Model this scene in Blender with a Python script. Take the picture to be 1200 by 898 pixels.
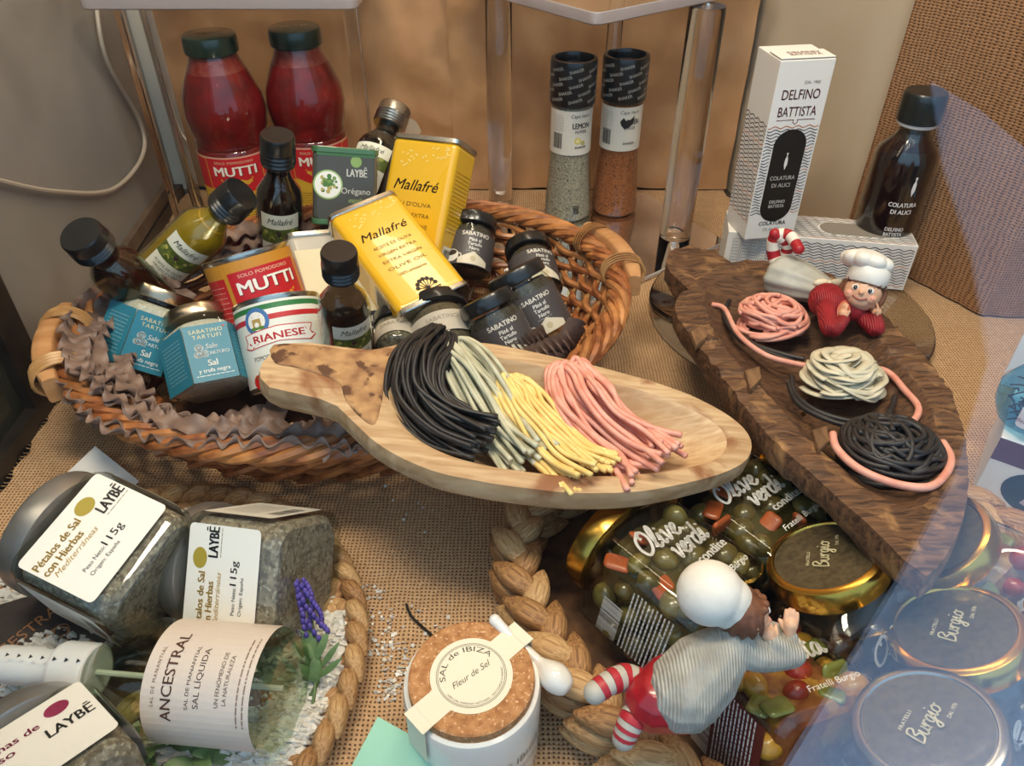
import bpy, math, random
from mathutils import Vector, Matrix, noise
random.seed(7)
R=random.random; U=random.uniform; PI=math.pi
for o in list(bpy.data.objects): bpy.data.objects.remove(o)
SC=bpy.context.scene; COL=SC.collection
# ---------------------------------------------------------------- camera (all lengths in cm, scaled by .01)
CH=46.0; PIT=math.radians(38); FP=900.0
cs,sn=math.cos(PIT),math.sin(PIT)
cd=bpy.data.cameras.new('camera'); cam=bpy.data.objects.new('camera',cd); COL.objects.link(cam)
cam.location=(0,0,CH*.01); cam.rotation_euler=(PI/2-PIT,0,0)
cd.sensor_fit='HORIZONTAL'; cd.sensor_width=36; cd.lens=36*FP/1200; cd.clip_start=.01; cd.clip_end=100
SC.camera=cam
# ---------------------------------------------------------------- world, lamps, exposure
SC.view_settings.view_transform='Standard'; SC.view_settings.look='None'; SC.view_settings.gamma=1
SC.view_settings.use_curve_mapping=False; SC.view_settings.exposure=0.24
wd=bpy.data.worlds.new('sky'); SC.world=wd; wd.use_nodes=True
bg=wd.node_tree.nodes['Background']; bg.inputs[0].default_value=(.46,.66,1,1); bg.inputs[1].default_value=1.5
def area(name,loc,aim,sx,sy,power,col):
    l=bpy.data.lights.new(name,'AREA'); l.shape='RECTANGLE'; l.size=sx*.01; l.size_y=sy*.01; l.energy=power; l.color=col
    o=bpy.data.objects.new(name,l); COL.objects.link(o); o.location=Vector(loc)*.01
    o.rotation_euler=(Vector(aim)-Vector(loc)).to_track_quat('-Z','Y').to_euler(); return o
area('ceiling_lamp',(-14,26,112),(-12,60,0),34,14,8.0,(1,.81,.64))
area('ceiling_lamp',(34,34,112),(22,62,0),26,14,4.6,(1,.82,.66))
area('ceiling_lamp',(4,88,112),(2,86,0),50,8,2.2,(1,.79,.58))
# ---------------------------------------------------------------- helpers
def V(*a): return Vector(a)
def ray(px,py):
    a=(px-600)/FP; b=(py-449)/FP
    return V(a, cs-b*sn, -sn-b*cs)
CAM=V(0,0,CH)
def at(px,py,z): r=ray(px,py); return CAM+r*((z-CH)/r.z)
def aty(px,py,y): r=ray(px,py); return CAM+r*(y/r.y)
def lin(h):
    h=h.lstrip('#'); o=[]
    for i in (0,2,4):
        c=int(h[i:i+2],16)/255; o.append(c/12.92 if c<.04045 else ((c+.055)/1.055)**2.4)
    return tuple(o)+(1,)
MATS={}
def mat(name,c1,c2=None,scale=1,rough=.5,metal=0,bump=0,bscale=None,st=(1,1,1),detail=5,spec=.5,coat=0,lo=.35,hi=.65,c3=None,s3=1,lo3=.5,hi3=.6,sheen=0,sub=0,dist=0):
    if name in MATS: return MATS[name]
    m=bpy.data.materials.new(name); m.use_nodes=True; nt=m.node_tree; n=nt.nodes; b=n['Principled BSDF']
    b.inputs['Roughness'].default_value=rough; b.inputs['Metallic'].default_value=metal
    b.inputs['Specular IOR Level'].default_value=spec; b.inputs['Coat Weight'].default_value=coat
    b.inputs['Base Color'].default_value=lin(c1)
    if sub: b.inputs['Subsurface Weight'].default_value=sub; b.inputs['Subsurface Radius'].default_value=(.006,.003,.002)
    if sheen: b.inputs['Sheen Weight'].default_value=sheen
    def coords(s):
        tc=n.new('ShaderNodeTexCoord'); mp=n.new('ShaderNodeMapping'); nt.links.new(tc.outputs['Object'],mp.inputs[0])
        mp.inputs['Scale'].default_value=(100*s[0],100*s[1],100*s[2]); return mp.outputs[0]
    def nz(sc,s,lo_,hi_,d=detail):
        t=n.new('ShaderNodeTexNoise'); t.inputs['Scale'].default_value=sc; t.inputs['Detail'].default_value=d; t.inputs['Distortion'].default_value=dist
        nt.links.new(coords(s),t.inputs['Vector'])
        r=n.new('ShaderNodeMapRange'); r.inputs[1].default_value=lo_; r.inputs[2].default_value=hi_; nt.links.new(t.outputs[0],r.inputs[0]); return t.outputs[0],r.outputs[0]
    def mix(f,a,bcol):
        x=n.new('ShaderNodeMix'); x.data_type='RGBA'; nt.links.new(f,x.inputs[0])
        if isinstance(a,str): x.inputs[6].default_value=lin(a)
        else: nt.links.new(a,x.inputs[6])
        x.inputs[7].default_value=lin(bcol); return x.outputs[2]
    raw=None; cur=c1
    if c2: raw,f=nz(scale,st,lo,hi); cur=mix(f,cur,c2)
    if c3: _,f=nz(s3,(1,1,1),lo3,hi3); cur=mix(f,cur,c3)
    if not isinstance(cur,str): nt.links.new(cur,b.inputs['Base Color'])
    if bump:
        if bscale: raw,_=nz(bscale,st,0,1)
        if raw is None: raw,_=nz(scale,st,0,1)
        bp=n.new('ShaderNodeBump'); bp.inputs['Strength'].default_value=1; bp.inputs['Distance'].default_value=bump*.01
        nt.links.new(raw,bp.inputs['Height']); nt.links.new(bp.outputs[0],b.inputs['Normal'])
    MATS[name]=m; return m
def thin_glass(name,tint='#ffffff',ior=1.5,rough=.02,gl=1):
    if name in MATS: return MATS[name]
    m=bpy.data.materials.new(name); m.use_nodes=True; nt=m.node_tree; n=nt.nodes; n.clear()
    out=n.new('ShaderNodeOutputMaterial'); t=n.new('ShaderNodeBsdfTransparent'); g=n.new('ShaderNodeBsdfGlossy'); f=n.new('ShaderNodeLayerWeight'); pw=n.new('ShaderNodeMath'); ml=n.new('ShaderNodeMath'); x=n.new('ShaderNodeMixShader')
    t.inputs[0].default_value=lin(tint); g.inputs['Roughness'].default_value=rough; f.inputs[0].default_value=.5; pw.operation='POWER'; pw.inputs[1].default_value=4.5; ml.operation='MULTIPLY_ADD'; f0=((ior-1)/(ior+1))**2; ml.inputs[1].default_value=1-f0; ml.inputs[2].default_value=f0; nt.links.new(f.outputs['Facing'],pw.inputs[0]); nt.links.new(pw.outputs[0],ml.inputs[0]); g.inputs[0].default_value=(gl,gl,gl,1)
    nt.links.new(ml.outputs[0],x.inputs[0]); nt.links.new(t.outputs[0],x.inputs[1]); nt.links.new(g.outputs[0],x.inputs[2]); nt.links.new(x.outputs[0],out.inputs[0])
    MATS[name]=m; return m
def acrylic(name='acrylic'):
    if name in MATS: return MATS[name]
    m=bpy.data.materials.new(name); m.use_nodes=True; b=m.node_tree.nodes['Principled BSDF']
    b.inputs['Base Color'].default_value=(.93,.94,.93,1); b.inputs['Roughness'].default_value=.02; b.inputs['Transmission Weight'].default_value=1; b.inputs['IOR'].default_value=1.47
    MATS[name]=m; return m
def flat(h,rough=.45,metal=0): return mat('print_'+h.lstrip('#')+('_m' if metal else ''),h,rough=rough,metal=metal)

class G:
    """collects geometry in cm; build() links it as ONE mesh object"""
    def __init__(s): s.v=[]; s.f=[]; s.m=[]; s.wn=False
    def add(s,vs,fs,mi=0,M=None):
        k=len(s.v)
        s.v+= [ (M@Vector(v)) if M else Vector(v) for v in vs]
        s.f+= [tuple(i+k for i in f) for f in fs]; s.m+=[mi]*len(fs); return s
    def rings(s,rs,closed=True,cap=(True,True),mi=0,M=None):
        n=len(rs[0]); vs=[p for r in rs for p in r]; fs=[]
        for i in range(len(rs)-1):
            for j in range(n if closed else n-1):
                a=i*n+j; b=i*n+(j+1)%n; fs.append((a,b,b+n,a+n))
        if closed and cap[0]: fs.append(tuple(range(n-1,-1,-1)))
        if closed and cap[1]: fs.append(tuple(range((len(rs)-1)*n,len(rs)*n)))
        return s.add(vs,fs,mi,M)
    def lathe(s,prof,seg=32,n=0,rmax=None,cap=(True,True),mi=0,M=None,rot=0,sy=1):
        """prof: (r,z[,k]) k=1 polygonal section with n sides, 0 round"""
        rs=[]
        for p in prof:
            r,z=p[0],p[1]; k=p[2] if len(p)>2 else (1 if n else 0); ring=[]
            for i in range(seg):
                t=2*PI*i/seg; rr=r
                if n and k:
                    a=(t+rot)%(2*PI/n)-PI/n; q=min(r/math.cos(a),(rmax or 1.2)*r); rr=r+(q-r)*k
                ring.append((rr*math.cos(t),rr*math.sin(t)*sy,z))
            rs.append(ring)
        return s.rings(rs,True,cap,mi,M)
    def box(s,c,d,bev=.1,mi=0,M=None,seg=2):
        s.wn=True; hx,hy,hz=d[0]/2,d[1]/2,d[2]/2; b=min(bev,hx*.99,hy*.99,hz*.99); rs=[]
        def ring(ins,z):
            pts=[]
            for (sx,sy,a0) in ((1,1,0),(-1,1,90),(-1,-1,180),(1,-1,270)):
                for k in range(seg+1):
                    a=math.radians(a0+90*k/seg); rb=max(b-ins,1e-4)
                    pts.append((c[0]+sx*(hx-b)+rb*math.cos(a),c[1]+sy*(hy-b)+rb*math.sin(a),c[2]+z))
            return pts
        for k in range(seg+1):
            a=PI/2*(k/seg); rs.append(ring(b*(1-math.sin(a)),-hz+b*(1-math.cos(a))))
        for k in range(seg,-1,-1):
            a=PI/2*(k/seg); rs.append(ring(b*(1-math.sin(a)),hz-b*(1-math.cos(a))))
        return s.rings(rs,True,(True,True),mi,M)
    def ell(s,c,r,mi=0,M=None,u=14,v=9):
        rs=[]
        for i in range(v+1):
            a=-PI/2+PI*i/v; q=max(math.cos(a),.02)
            rs.append([(c[0]+r[0]*q*math.cos(2*PI*j/u),c[1]+r[1]*q*math.sin(2*PI*j/u),c[2]+r[2]*math.sin(a)) for j in range(u)])
        return s.rings(rs,True,(True,True),mi,M)
    def tube(s,pts,r,seg=8,mi=0,M=None,flat_=1,tw=0,cap=(True,True),up=None,closed=False):
        pts=[Vector(p) for p in pts]; n=len(pts); rs=[]
        T=[(pts[min(i+1,n-1)]-pts[max(i-1,0)]).normalized() for i in range(n)]
        N=Vector(up) if up is not None else T[0].orthogonal()
        for i in range(n):
            N=(N-T[i]*N.dot(T[i]))
            if N.length<1e-6: N=T[i].orthogonal()
            N.normalize(); B=T[i].cross(N); rr=r(i/(n-1)) if callable(r) else (r[i] if isinstance(r,(list,tuple)) else r)
            a0=tw*i/(n-1)
            n2=N*math.cos(a0)+B*math.sin(a0); b2=B*math.cos(a0)-N*math.sin(a0)
            rs.append([pts[i]+n2*(rr*flat_*math.cos(2*PI*j/seg))+b2*(rr*math.sin(2*PI*j/seg)) for j in range(seg)])
        return s.rings(rs,True,cap,mi,M)
    def mesh(s,name,mats,angle=40):
        me=bpy.data.meshes.new(name); me.from_pydata([tuple(v*.01) for v in s.v],[],s.f)
        for m in (mats if isinstance(mats,(list,tuple)) else [mats]): me.materials.append(m)
        me.polygons.foreach_set('material_index',s.m); me.polygons.foreach_set('use_smooth',[True]*len(s.f)); me.update()
        if s.wn:   # area-weighted normals keep the flat faces of bevelled boxes flat
            nn=[Vector() for _ in me.vertices]
            for p in me.polygons:
                q=p.normal*p.area
                for i in p.vertices: nn[i]+=q
            me.normals_split_custom_set_from_vertices([q.normalized() if q.length>0 else Vector((0,0,1)) for q in nn])
        elif angle<180: me.set_sharp_from_angle(angle=math.radians(angle))
        return me
    def build(s,name,mats,parent=None,angle=40):
        return link(name,s.mesh(name,mats,angle),parent)
def link(name,me,parent=None,M=None):
    o=bpy.data.objects.new(name,me); COL.objects.link(o)
    if parent: o.parent=parent
    if M: o.matrix_local=cmM(M)
    return o
def cmM(M):
    M=M.copy(); M.translation=M.translation*.01; return M
def tag(o,label=None,cat=None,group=None,kind=None):
    if label: o['label']=label
    if cat: o['category']=cat
    if group: o['group']=group
    if kind: o['kind']=kind
    return o
def thing(name,label,cat,M=None,group=None):
    o=bpy.data.objects.new(name,None); COL.objects.link(o); o.empty_display_size=.01
    if M is not None: o.matrix_world=cmM(M)
    return tag(o,label,cat,group)
def copytree(o,parent=None,M=None):
    c=o.copy(); COL.objects.link(c)
    if parent: c.parent=parent
    if M is not None: c.matrix_world=cmM(M)
    for ch in list(KIDS(o)): copytree(ch,c)
    return c
def KIDS(o): return [x for x in bpy.data.objects if x.parent==o]
def frame(org,z,front,roll=0):
    z=z.normalized(); f=(front-z*front.dot(z)).normalized(); y=-f; x=y.cross(z)
    M=Matrix((x,y,z)).transposed().to_4x4(); M=M@Matrix.Rotation(roll,4,'Z'); M.translation=org; return M
def pose(a,b,L,far=False,roll=0,front=None,tag_=''):
    """a=(px,py,z) base centre, b=(px,py) seen position of the top, L length; front faces the camera then rolls"""
    A=at(*a); r=ray(*b).normalized(); w=CAM-A; bb=w.dot(r); cc=w.dot(w)-L*L; D=bb*bb-cc
    if D<0: t=-bb
    else: t=-bb+(math.sqrt(D) if far else -math.sqrt(D))
    T=CAM+r*t; z=(T-A).normalized()
    return frame(A,z,(front if front is not None else CAM-(A+T)/2),math.radians(roll))
def stand(x,y,z=0,rot=0): return Matrix.Translation((x,y,z))@Matrix.Rotation(math.radians(rot),4,'Z')
def crom(P,n=8,closed=False):
    P=[Vector(p) for p in P]; N=len(P); out=[]
    for i in range(N if closed else N-1):
        if closed: p0,p1,p2,p3=P[i-1],P[i],P[(i+1)%N],P[(i+2)%N]
        else: p0,p1,p2,p3=P[max(i-1,0)],P[i],P[i+1],P[min(i+2,N-1)]
        for k in range(n):
            t=k/n; out.append(.5*((2*p1)+(p2-p0)*t+(2*p0-5*p1+4*p2-p3)*t*t+(3*p1-p0-3*p2+p3)*t**3))
    if not closed: out.append(P[-1])
    return out
def remesh(g,vox,mats,name,sm=3):
    me=g.mesh('tmp',mats[0] if isinstance(mats,(list,tuple)) else mats); o=bpy.data.objects.new('tmp',me); COL.objects.link(o)
    m=o.modifiers.new('r','REMESH'); m.mode='VOXEL'; m.voxel_size=vox*.01; m.use_smooth_shade=True
    if sm: q=o.modifiers.new('s','SMOOTH'); q.iterations=sm; q.factor=.5
    dg=bpy.context.evaluated_depsgraph_get(); ne=bpy.data.meshes.new_from_object(o.evaluated_get(dg)); bpy.data.objects.remove(o); ne.name=name
    if not len(ne.materials): ne.materials.append(mats)
    return ne
# ---------------------------------------------------------------- flat print (labels, lettering)
TC={}
def textmesh(s,shear,bold,space):
    k=(s,shear,bold,space)
    if k in TC: return TC[k]
    c=bpy.data.curves.new('t','FONT'); c.body=s; c.size=1; c.shear=shear; c.offset=bold; c.space_character=space; c.resolution_u=3; c.fill_mode='FRONT'
    o=bpy.data.objects.new('t',c); COL.objects.link(o); dg=bpy.context.evaluated_depsgraph_get(); dg.update()
    me=bpy.data.meshes.new_from_object(o.evaluated_get(dg)); me.calc_loop_triangles()
    vs=[(v.co.x,v.co.y) for v in me.vertices]; fs=[tuple(t.vertices) for t in me.loop_triangles]
    bpy.data.objects.remove(o); bpy.data.meshes.remove(me)
    if not vs: vs=[(0,0)]
    x0=min(v[0] for v in vs); x1=max(v[0] for v in vs)
    TC[k]=([(v[0]-x0,v[1]) for v in vs],fs,x1-x0); return TC[k]
SCR={'O':(1.5,[[(.9,2),(.3,1.5),(.15,.7),(.5,0),(1.1,.3),(1.4,1.2),(1.1,1.9),(.7,1.7),(.8,1.4)]]),
'l':(.65,[[(0,.2),(.35,.9),(.55,1.7),(.4,2),(.2,1.4),(.2,.3),(.4,0),(.65,.2)]]),'i':(.55,[[(0,.5),(.2,1),(.2,.3),(.35,0),(.55,.2)],[(.27,1.45),(.3,1.5)]]),
'v':(.85,[[(0,.9),(.15,1),(.3,.1),(.45,.1),(.75,1),(.85,.9)]]),'e':(.85,[[(0,.3),(.4,.5),(.6,.85),(.4,1),(.15,.6),(.25,.1),(.55,0),(.85,.3)]]),
'r':(.75,[[(0,.6),(.15,1),(.2,0),(.25,.6),(.45,1),(.7,.9)]]),'d':(.95,[[(.65,.8),(.35,1),(.05,.6),(.1,.1),(.4,.05),(.65,.6),(.75,2),(.65,.3),(.8,0),(.95,.2)]]),
'c':(.75,[[(.65,.8),(.4,1),(.1,.6),(.15,.15),(.4,0),(.75,.3)]]),'o':(.9,[[(.45,1),(.1,.7),(.1,.2),(.4,0),(.7,.3),(.65,.8),(.45,1),(.6,.8),(.9,.85)]]),
'n':(.9,[[(.05,1),(.1,0),(.15,.6),(.4,1),(.6,.8),(.6,.2),(.75,0),(.9,.2)]]),'t':(.65,[[(.3,1.7),(.2,.3),(.35,0),(.65,.2)],[(0,1.15),(.55,1.25)]]),
'C':(1.3,[[(1.1,1.6),(.8,2),(.35,1.6),(.15,.8),(.35,.1),(.8,0),(1.3,.5)]]),'a':(.95,[[(.65,.85),(.35,1),(.05,.5),(.15,.05),(.4,.1),(.65,.9),(.65,.2),(.8,0),(.95,.2)]]),
'p':(.95,[[(.05,.9),(.15,1),(.05,-.9),(.15,.5),(.4,1),(.75,.8),(.7,.2),(.4,0),(.2,.2)]]),'B':(1.2,[[(.2,1.9),(.15,0),(.2,1.7),(.7,2),(1,1.6),(.5,1.1),(1,.8),(.9,.2),(.2,0)]]),
'u':(.9,[[(.05,1),(.1,.2),(.35,0),(.6,.3),(.65,1),(.65,.2),(.9,.1)]]),'g':(.9,[[(.65,.85),(.35,1),(.1,.6),(.2,.1),(.5,.2),(.65,1),(.55,-.7),(.2,-.8),(.1,-.5),(.9,.2)]]),
'L':(1.1,[[(.4,2),(.2,.2),(.3,0),(1,.15)]]),'F':(1.1,[[(.45,1.9),(.2,0)],[(.1,1.8),(1.1,2)],[(.2,1),(.8,1.1)]]),'-':(.9,[[(.1,.6),(.7,.65)]]),' ':(.6,[]),
'M':(1.7,[[(0,.1),(.3,.3),(.5,1.9),(.7,.3),(1.2,1.9),(1.2,.3),(1.4,0),(1.7,.3)]]),'f':(.7,[[(0,.2),(.4,1),(.6,1.8),(.4,2),(.25,1),(.05,-.8)],[(.1,.9),(.6,1)]])}
class Pr:
    def __init__(s,mp,curved=0): s.mp=mp; s.c=curved; s.d={}
    def add(s,col,pts,tris,layer=1):
        g=s.d.setdefault(col,([],[])); h=.015+.012*layer
        mx=s.c
        def emit(a,b,c,dep=0):
            if mx and dep<16:
                e=[(abs(a[0]-b[0]),0),(abs(b[0]-c[0]),1),(abs(c[0]-a[0]),2)]; m,i=max(e)
                if m>mx:
                    if i==0: q=((a[0]+b[0])/2,(a[1]+b[1])/2); emit(a,q,c,dep+1); emit(q,b,c,dep+1)
                    elif i==1: q=((b[0]+c[0])/2,(b[1]+c[1])/2); emit(a,b,q,dep+1); emit(a,q,c,dep+1)
                    else: q=((a[0]+c[0])/2,(a[1]+c[1])/2); emit(a,b,q,dep+1); emit(q,b,c,dep+1)
                    return
            k=len(g[0]); g[0].extend([s.mp(a[0],a[1],h),s.mp(b[0],b[1],h),s.mp(c[0],c[1],h)]); g[1].append((k,k+1,k+2))
        for t in tris: emit(pts[t[0]],pts[t[1]],pts[t[2]])
        return s
    def poly(s,col,pts,layer=1):
        n=len(pts); c=(sum(p[0] for p in pts)/n,sum(p[1] for p in pts)/n)
        return s.add(col,[c]+list(pts),[(0,i+1,(i+1)%n+1) for i in range(n)],layer)
    def rect(s,col,x,y,w,h,layer=0,r=0,rot=0):
        if r:
            P=[]
            for sx,sy,a0 in ((1,1,0),(-1,1,90),(-1,-1,180),(1,-1,270)):
                for k in range(5): a=math.radians(a0+22.5*k); P.append((sx*(w/2-r)+r*math.cos(a),sy*(h/2-r)+r*math.sin(a)))
        else: P=[(-w/2,-h/2),(w/2,-h/2),(w/2,h/2),(-w/2,h/2)]
        c_,s_=math.cos(math.radians(rot)),math.sin(math.radians(rot))
        P=[(x+p[0]*c_-p[1]*s_,y+p[0]*s_+p[1]*c_) for p in P]
        if r: return s.poly(col,P,layer)
        return s.add(col,P,[(0,1,2),(0,2,3)],layer)
    def disc(s,col,x,y,r,layer=1,n=28,sy=1): return s.poly(col,[(x+r*math.cos(2*PI*i/n),y+r*sy*math.sin(2*PI*i/n)) for i in range(n)],layer)
    def ring(s,col,x,y,r,w,layer=1,n=40):
        P=[];T=[]
        for i in range(n):
            a=2*PI*i/n; P+=[(x+r*math.cos(a),y+r*math.sin(a)),(x+(r-w)*math.cos(a),y+(r-w)*math.sin(a))]
            j=(i+1)%n; T+=[(2*i,2*j,2*j+1),(2*i,2*j+1,2*i+1)]
        return s.add(col,P,T,layer)
    def text(s,t,x,y,size,col='#111111',w=None,al='C',shear=0,bold=0,rot=0,layer=2,space=1,arc=None):
        if bold:
            for dx,dy in ((-bold*size,0),(bold*size,0),(0,bold*size*.8)): s.text(t,x+dx,y+dy,size,col,w,al,shear,0,rot,layer,space,arc)
            return s
        vs,fs,tw=textmesh(t,shear,0,space); k=size; kx=(w/tw) if w and tw else k
        ox={'C':-tw*kx/2,'L':0,'R':-tw*kx}[al]; c_,s_=math.cos(math.radians(rot)),math.sin(math.radians(rot)); P=[]
        for v in vs:
            a,b=v[0]*kx+ox,v[1]*k
            if arc: th=a/arc; rr=arc+b; a,b=rr*math.sin(th),(rr*math.cos(th)-arc)
            P.append((x+a*c_-b*s_,y+a*s_+b*c_))
        return s.add(col,P,fs,layer)
    def line(s,col,pts,w,layer=2,closed=False):
        n=len(pts)
        for i in range(n if closed else n-1):
            a=Vector(pts[i]); b=Vector(pts[(i+1)%n]); d=b-a
            if d.length<1e-5: continue
            d.normalize(); q=Vector((-d.y,d.x))*w/2; e=d*w*.25; a2=a-e; b2=b+e
            s.add(col,[tuple(a2-q),tuple(b2-q),tuple(b2+q),tuple(a2+q)],[(0,1,2),(0,2,3)],layer)
        return s
    def script(s,t,x,y,size,col,w,rot=0,al='C',slant=.2,layer=2,kx=1):
        tot=sum(SCR[c][0] for c in t); cx={'C':-tot/2,'L':0}[al]; c_,s_=math.cos(math.radians(rot)),math.sin(math.radians(rot))
        for c in t:
            adv,st=SCR[c]
            for q in st:
                P=[(p[0],p[1]) for p in crom([(p[0],p[1],0) for p in q],4)]
                P=[((cx+a+b*slant)*size*kx,b*size) for a,b in P]
                s.line(col,[(x+a*c_-b*s_,y+a*s_+b*c_) for a,b in P],w,layer)
            cx+=adv
        return s
    def small(s,col,x,y,w,h,rows,th=.05,layer=2,seed=1,al='L'):
        """rows of print too small to read: broken hairlines"""
        rn=random.Random(seed)
        for i in range(rows):
            yy=y+h/2-h*(i+.5)/rows; xx=x-w/2
            while xx<x+w/2-.1:
                L=min(rn.uniform(.12,.5),x+w/2-xx); s.rect(col,xx+L/2,yy,L,th,layer); xx+=L+.07
        return s
    def bars(s,x,y,w,h,seed=3,vert=True,dark='#222222',layer=2):
        rn=random.Random(seed); xx=x-w/2
        while xx<x+w/2:
            L=rn.choice((.03,.05,.08))*w/2.6; s.rect(dark,xx+L/2,y,L,h,layer) if vert else s.rect(dark,x,y+xx-x,h,L,layer); xx+=L+rn.choice((.03,.05,.07))*w/2.6
        return s
    def build(s,name,parent,metal=()):
        vs=[];fs=[];mi=[];ms=[]
        for i,(c,(a,b)) in enumerate(s.d.items()):
            k=len(vs); vs+=a; fs+=[tuple(j+k for j in f) for f in b]; mi+=[i]*len(b); ms.append(flat(c,.3,.8) if c in metal else flat(c))
        g=G(); g.v=[Vector(v) for v in vs]; g.f=fs; g.m=mi; return g.build(name,ms,parent,180)
def cyl(Rr,z0,off=0): return lambda u,v,h:((Rr+h)*math.sin(u/Rr+off),-(Rr+h)*math.cos(u/Rr+off),z0+v)
def face(a,z0,ang=0,x0=0):
    c_,s_=math.cos(ang),math.sin(ang)
    return lambda u,v,h:((u+x0)*c_+(a+h)*s_,(u+x0)*s_-(a+h)*c_,z0+v)
def top(z0,rot=0):
    c_,s_=math.cos(rot),math.sin(rot)
    return lambda u,v,h:(u*c_-v*s_,u*s_+v*c_,z0+h)
# ---------------------------------------------------------------- materials of the setting
def burlap(name,cA,cB,hole,p=.30,axes='xy'):
    m=bpy.data.materials.new(name); m.use_nodes=True; nt=m.node_tree; n=nt.nodes; b=n['Principled BSDF']; b.inputs['Roughness'].default_value=.9; b.inputs['Specular IOR Level'].default_value=.15
    tc=n.new('ShaderNodeTexCoord'); sp=n.new('ShaderNodeSeparateXYZ')
    nz=n.new('ShaderNodeTexNoise'); nz.inputs['Scale'].default_value=60; nz.inputs['Detail'].default_value=3; nt.links.new(tc.outputs['Object'],nz.inputs['Vector'])
    ad=n.new('ShaderNodeVectorMath'); ad.operation='MULTIPLY_ADD'; ad.inputs[1].default_value=(.004,.004,.004); nt.links.new(nz.outputs['Color'],ad.inputs[0]); nt.links.new(tc.outputs['Object'],ad.inputs[2]); nt.links.new(ad.outputs[0],sp.inputs[0])
    def mth(op,a,c=None,d=None):
        x=n.new('ShaderNodeMath'); x.operation=op
        for i,q in enumerate((a,c,d)):
            if q is None: continue
            if isinstance(q,(int,float)): x.inputs[i].default_value=q
            else: nt.links.new(q,x.inputs[i])
        return x.outputs[0]
    k=PI/(p*.01); s1=mth('ABSOLUTE',mth('SINE',mth('MULTIPLY',sp.outputs['XYZ'.index(axes[0].upper())],k))); s2=mth('ABSOLUTE',mth('SINE',mth('MULTIPLY',sp.outputs['XYZ'.index(axes[1].upper())],k)))
    mx=mth('MAXIMUM',s1,s2); mr=n.new('ShaderNodeMapRange'); mr.inputs[1].default_value=.35; mr.inputs[2].default_value=.75; nt.links.new(mx,mr.inputs[0])
    n2=n.new('ShaderNodeTexNoise'); n2.inputs['Scale'].default_value=220; nt.links.new(tc.outputs['Object'],n2.inputs['Vector'])
    x=n.new('ShaderNodeMix'); x.data_type='RGBA'; nt.links.new(n2.outputs[0],x.inputs[0]); x.inputs[6].default_value=lin(cA); x.inputs[7].default_value=lin(cB)
    y=n.new('ShaderNodeMix'); y.data_type='RGBA'; nt.links.new(mr.outputs[0],y.inputs[0]); y.inputs[6].default_value=lin(hole); nt.links.new(x.outputs[2],y.inputs[7]); nt.links.new(y.outputs[2],b.inputs['Base Color'])
    hh=mth('ADD',mth('MULTIPLY',mr.outputs[0],1.),mth('MULTIPLY',mth('MULTIPLY',s1,s2),.6))
    bp=n.new('ShaderNodeBump'); bp.inputs['Distance'].default_value=.0006; nt.links.new(hh,bp.inputs['Height']); nt.links.new(bp.outputs[0],b.inputs['Normal']); return m
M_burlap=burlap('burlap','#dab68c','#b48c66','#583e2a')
M_kraft=mat('kraft_paper','#c99a6c','#ae8054',.12,rough=.55,bump=.12,bscale=.35,detail=8)
M_panel=mat('beige_board','#cdbda6','#bba98f',.06,rough=.6,st=(1,1,.3))
M_greywall=mat('grey_side_board','#96928c','#827e78',.05,rough=.32,detail=8,c3='#75716b',s3=.08,lo3=.5,hi3=.8)
M_dark=mat('dark_frame_metal','#2b2724','#3a342e',.5,rough=.35,metal=.4)
M_cab=mat('cabinet_board','#4a4036','#3a3128',.4,rough=.6)
# ---------------------------------------------------------------- structure
def sbox(name,c,d,m,bev=.05):
    g=G(); g.box(c,d,bev); return tag(g.build(name,m),kind='structure')
sbox('floor',(10,60,-1.5),(140,104,2.4),M_cab)
sbox('ceiling',(10,60,150),(150,104,3),M_panel)
# left side board, dark rail and post
def wallseg(name,pts,z0,z1,th,m):
    g=G(); n=len(pts); rs=[]
    for x,y in pts: rs.append([(x,y,z0),(x,y,z1),(x-th[0],y+th[1],z1),(x-th[0],y+th[1],z0)])
    g.rings(rs); return tag(g.build(name,m,None,30),kind='structure')
wallseg('wall_left',[(-43.9,57),(-47.4,104)],-.4,149,(1.5,0),M_greywall)
wallseg('window_2',[(-41.8,10),(-43.9,57)],-.4,149,(1.2,0),mat('dark_side_glass','#3c3a30','#2c3026',.06,rough=.12,spec=.6))
wallseg('baseboard_left',[(-40.6,10),(-42.7,55),(-46.3,103)],-.3,1.8,(1.3,0),M_dark)
wallseg('trim_1',[(-42.6,52.8),(-42.8,56.2)],1.8,148,(1.6,0),M_dark)
wallseg('trim_2',[(-43.0,57),(-46.3,100)],1.9,3.6,(.9,0),mat('trim_wood','#6b5a48','#54463a',.4,rough=.5))
sbox('wall_back',(-4,107,72),(96,2,150),M_panel)
# beige board turned towards the right corner
wallseg('wall_right',[(31,105.9),(31.6,101),(47,80),(52,72),(95,70)],-.3,149,(-1,1),M_panel)
wallseg('wall_far_right',[(78,8),(84,69)],-.3,149,(-1.5,0),M_greywall)
# shop window pane between street and display
g=G(); g.box((10,9.2,70),(176,.5,168),.02); 
M_pane=thin_glass('window_glass','#f6faf8',1.5,0.0); tag(g.build('window_1',M_pane),kind='structure')
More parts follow.
